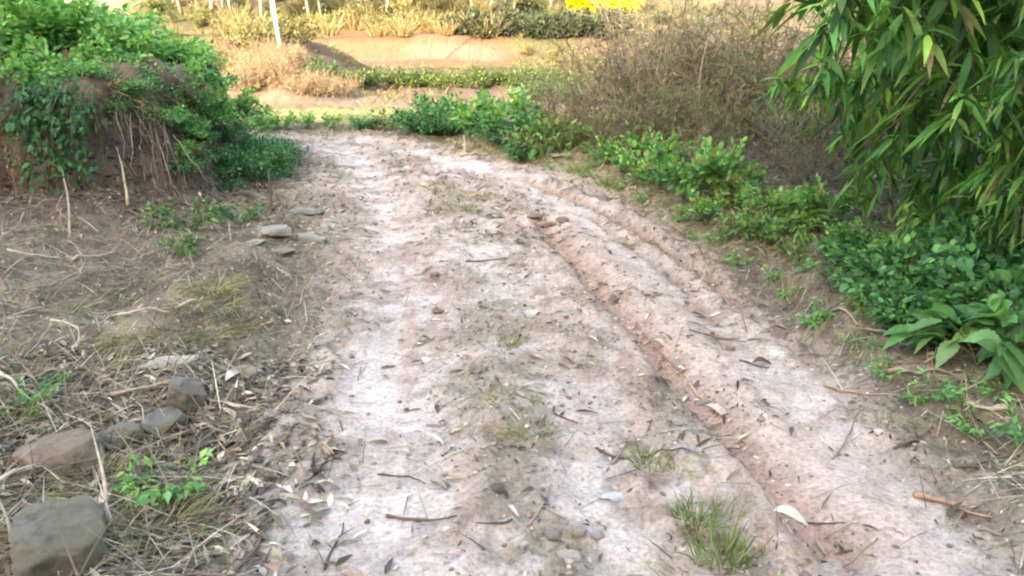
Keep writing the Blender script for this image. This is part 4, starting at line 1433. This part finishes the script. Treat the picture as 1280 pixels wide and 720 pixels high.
mb.add(VV.reshape(-1, 3), [(Fc[None] + (np.arange(n) * len(V))[:, None, None]).reshape(-1, 3)],
       np.repeat(np.where((np.arange(n) >= n - len(Pb))[:, None], pal(n, [(.10, .068, .055), (.14, .10, .08), (.07, .05, .042)], .2), pal(n, [(.36, .29, .245), (.27, .21, .17), (.45, .38, .335), (.17, .135, .11)], .2)), len(V), 0))
tag(mb.build('small_clods', DRY, None, False), 'small clods and grit scattered on the dirt track', 'clods', kind='stuff')
mb = MB()


def grass_keep(X, Y, f):
    right = X > np.interp(Y, [0, 6, 10, 13], [.4, 0, -1.2, -1.8])
    a = right * sstep(.15, -.15, f['road']) * sstep(-1.1, -.4, f['road']) * sstep(4.2, 6.5, Y) * .55
    b = sstep(11.8, 12.6, Y) * sstep(.1, -.2, f['road'])
    return np.where(f['bank'] > 0, .0, a + b * .8)


P = scatter(16000, box=(-5.5, 4, 4.0, 15.5), keep=grass_keep)
m = len(P)
mb.blades(P, unit(randdir(m, .6) * .7 + [0, 0, .8]), randdir(m, .5), rng.uniform(.05, .17, m), .006, [(0, 1), (.5, .8), (1, .05)],
          pal(m, GRASS + DRYG + [(.12, .22, .07)], .2), .3)
tag(mb.build('verge_grass', LEAF), 'short yellow green grass along the right verge and beyond the bend', 'grass', kind='stuff')

# ------------------------------------------------------------------ beyond the bend: mound, terraces, hedges, woods
OLV = [(.13, .14, .05), (.19, .18, .065), (.10, .12, .045)]
h1 = plant('shrub', 91, .60, .75, 16, 420, .15, .085, [(.10, .145, .05), (.15, .19, .06), (.07, .105, .045)], SIMPLE, .1, .7, .1, spread=.15)
h2 = plant('shrub', 92, .9, 1.2, 18, 520, .20, .12, [(.055, .075, .04), (.075, .095, .05), (.09, .10, .055), (.05, .06, .045)], SIMPLE, .1, .7, .05, spread=.16)
h3 = plant('shrub', 93, 1.0, 1.3, 18, 520, .20, .12, [(.24, .19, .10), (.20, .185, .085), (.27, .20, .11), (.17, .18, .075)], SIMPLE, .1, .7, .05, spread=.16)
h5 = plant('shrub', 97, .55, 1.5, 22, 1500, .09, .05, [(.19, .20, .09), (.24, .22, .11), (.14, .17, .08), (.19, .16, .10)], SIMPLE, .1, .8, .1, spread=.16)
h4 = plant('shrub', 94, .7, .55, 16, 420, .15, .08, [(.09, .17, .07), (.13, .20, .09), (.07, .13, .06)], SIMPLE, .1, .6, .1, spread=.16)
row = []
for i in range(26):
    px = 448 + i * 11.0 + random.uniform(-3, 3)
    row.append(put(h1, at(px, 110 + random.uniform(-4, 2)), i * 1.1, random.uniform(.42, .58)))
name_row(row, '{} shrub from the left in the green row below the pink bare terrace', 'shrub', 'green row below the pink terrace')
row = []
for i in range(17):
    px = 578 + i * 12 + random.uniform(-4, 4)
    row.append(put(h2, at(px, 48 + random.uniform(-5, 1)), i * 1.7, random.uniform(.6, .85)))
name_row(row, '{} shrub from the left in the dark hedge above the pink bare terrace', 'shrub', 'dark hedge above the pink terrace')
row = []
for i, (px, py, s) in enumerate([(470, 42, .9), (490, 44, .8), (512, 40, 1.0), (535, 42, .8), (556, 40, .9), (370, 55, .9), (395, 40, .8), (420, 38, .8), (440, 36, .7),
                                 (690, 78, .55), (715, 82, .6), (660, 72, .5), (740, 85, .6), (450, 30, 1.0), (500, 28, 1.1), (340, 55, .8), (310, 62, .8)]):
    row.append(put(h3, at(px, py), i * 1.3, s * .62))
name_row(row, '{} ochre shrub from the left on the sunlit terraces of the hill', 'shrub', 'ochre shrubs on the hill')
row = []
for i, (px, py, s) in enumerate([(385, 100, .9), (405, 96, .9), (425, 100, .8), (410, 110, .7), (390, 88, .8)]):
    row.append(put(h4, at(px, py), i * 1.3, s * .55))
name_row(row, '{} grey green shrub from the left on the brown mound', 'shrub', 'shrubs on the mound')
row = []
for i, (px, py, s) in enumerate([(225, 120, 1.3), (250, 118, 1.1), (272, 112, 1.2), (238, 90, 1.4), (205, 95, 1.6), (180, 80, 1.5), (268, 92, 1.2), (290, 96, 1.0), (155, 80, 1.5)]):
    if at(px, py)[1] > 13:
        row.append(put(h5, at(px, py), i * 1.3, s * .40))
name_row(row, '{} pale shrub from the left in the hollow behind the green bank', 'shrub', 'pale shrubs behind the bank')
row = []
for i, (px, py, s) in enumerate([(672, 126, 1.0), (690, 124, 1.1), (710, 127, 1.0), (655, 128, .8), (728, 130, 1.0)]):
    row.append(put(h4, at(px, py), i * 1.3, s * .7))
name_row(row, '{} soft green shrub from the left behind the shrubs of the bend', 'shrub', 'soft green shrubs beyond the bend')
d1 = brush('dry_brush', 95, .9, .8, 26, 600, [(.33, .24, .15), (.26, .18, .12), (.40, .30, .2)], 500, [(.36, .26, .15), (.28, .2, .12)], .012, .10)
row = []
for i, (px, py, s) in enumerate([(310, 118, .9), (330, 112, .9), (352, 108, .9), (375, 116, .8), (400, 120, .8), (345, 96, .9), (320, 100, .9), (365, 88, .8), (430, 120, .6), (335, 84, .8)]):
    row.append(put(d1, at(px, py), i * 1.3, s * .7))
name_row(row, '{} dry brown bush from the left on the mound beside the sandy path', 'bush', 'dry bushes on the mound')
hs, ds = [], []
for i in range(105):
    px = random.uniform(190, 830)
    py = random.choice([3, 8, 13, 18, 24, 30, 36, 40])
    if (370 < px < 412 and py > 20) or (695 < px < 800 and py < 30):
        continue
    k = i % 5
    (ds if k == 0 else hs).append(put((h2, h1, h5, h4, h3)[k], at(px, py), i * 1.3, random.uniform(.35, .75) * (1.25 if k == 1 else .8)))
name_many(hs, 'olive or straw coloured shrub', 'shrub', 'mixed shrubs of the upper hill')
name_many(ds, 'dull dark shrub standing singly', 'shrub', 'dark shrubs of the upper hill')
mb = MB()
P = scatter(60000, box=(-22, 10, 15.5, 50), keep=lambda X, Y, f: (np.abs(X / Y) < .72) * sstep(.42, .6, fbm(X * .5, Y * .5, 211, 3)) * np.where((X / Y > -.2) * (X / Y < 0) * (f['Yw'] > 23) * (f['Yw'] < 31), .06, .9))
m = len(P)
mb.blades(P, unit(randdir(m, .6) * .7 + [0, 0, .8]), randdir(m, .5), rng.uniform(.08, .34, m), .022, [(0, 1), (.5, .8), (1, .05)],
          pal(m, [(.24, .20, .10), (.17, .17, .065), (.31, .25, .13), (.12, .14, .05), (.20, .14, .09)], .2), .3)
tag(mb.build('hill_grass', LEAF), 'rough straw and olive coloured grass over the terraced hill', 'grass', kind='stuff')
ys = plant('flowering_shrub', 96, .7, 1.0, 14, 420, .16, .12, [(.75, .55, .02), (.70, .50, .02), (.35, .36, .06)], SIMPLE, .1, .7, .3, spread=.14)
place(ys, at(392, 38), 0, .55)
tag(ys, 'bright yellow flowering shrub alone on the hill beside the pale slim tree', 'shrub')

# trees on the slope
tp = tree('tree', 101, 8.5, 1.6, 500, .2, [(.28, .27, .09), (.34, .28, .10), (.2, .22, .08)], (.62, .56, .46), .038, .6, -.03)
place(tp, at(353, 74), 0, 1.0)
tag(tp, 'slim pale trunked tree leaning left on the brown mound', 'tree')
t1 = tree('tree', 102, 8.0, 2.2, 900, .26, [(.30, .26, .09), (.38, .29, .11), (.23, .22, .08)], (.27, .215, .16), .07, .3)
t2 = tree('tree', 103, 7.0, 1.8, 800, .24, [(.20, .21, .075), (.26, .24, .09), (.15, .17, .065)], (.22, .18, .13), .06, .25)
row = []
for i in range(38):
    px = 196 + i * 16.2 + random.uniform(-6, 6)
    if 690 < px < 800:
        continue
    row.append(put((t1, t2)[i % 2], at(px, random.choice([8, 14, 20, 27, 33])), i * 1.7, random.uniform(.6, 1.0)))
name_row(row, '{} tree from the left in the sunlit wood high on the hillside', 'tree', 'trees on the hillside')
row = []
for i, (x, y, s) in enumerate([(-19.5, 40, .75), (-17.3, 37, .7), (-15.2, 41, .65), (-22.5, 42, .8), (-13.5, 36, .5), (-25, 40, .9)]):
    row.append(put((t2, t1)[i % 2], on(x, y, -.1), i * 1.7, s))
name_row(row, '{} tree from the left in the hollow behind the green bank', 'tree', 'trees behind the bank')

tg = [link('tall_grass_tuft', tuft_mesh(110 + i, 110, 1.1, .35, [(.30, .24, .14), (.25, .21, .11), (.34, .27, .17), (.19, .19, .09)], .03, .35, .2)) for i in range(2)]
row = []
for i in range(52):
    p = at(random.uniform(200, 690), random.choice([4, 10, 16, 22, 30, 38, 46]))
    o = tg[i] if i < 2 else tg[i % 2].copy()
    if i > 1:
        col.objects.link(o)
    s_ = random.uniform(.5, 1.0)
    place(o, p, i * 1.3, (s_ * 1.3, s_ * 1.3, s_))
    row.append(o)
name_many(row, 'tall straw coloured grass clump', 'grass clump', 'tall grass clumps on the hill')

# the field in yellow flower high on the right
mb = MB()
P = scatter(30000, box=(1.5, 8, 36.6, 50), keep=lambda X, Y, f: 1.0 * (X > .066 * Y) * (X < .15 * Y) * (f['Yw'] > 37.4))
m = len(P)
P[:, 2] += rng.uniform(.15, .5, m)
mb.blades(P, randdir(m), unit(randdir(m) + [0, 0, 1.]), rng.uniform(.12, .28, m), .16, SIMPLE, pal(m, [(.78, .58, .02), (.72, .52, .02), (.40, .42, .06)], .1), .1, .1, 3)
tag(mb.build('flower_field', LEAF), 'field in bright yellow flower high on the hillside', 'field', kind='stuff')
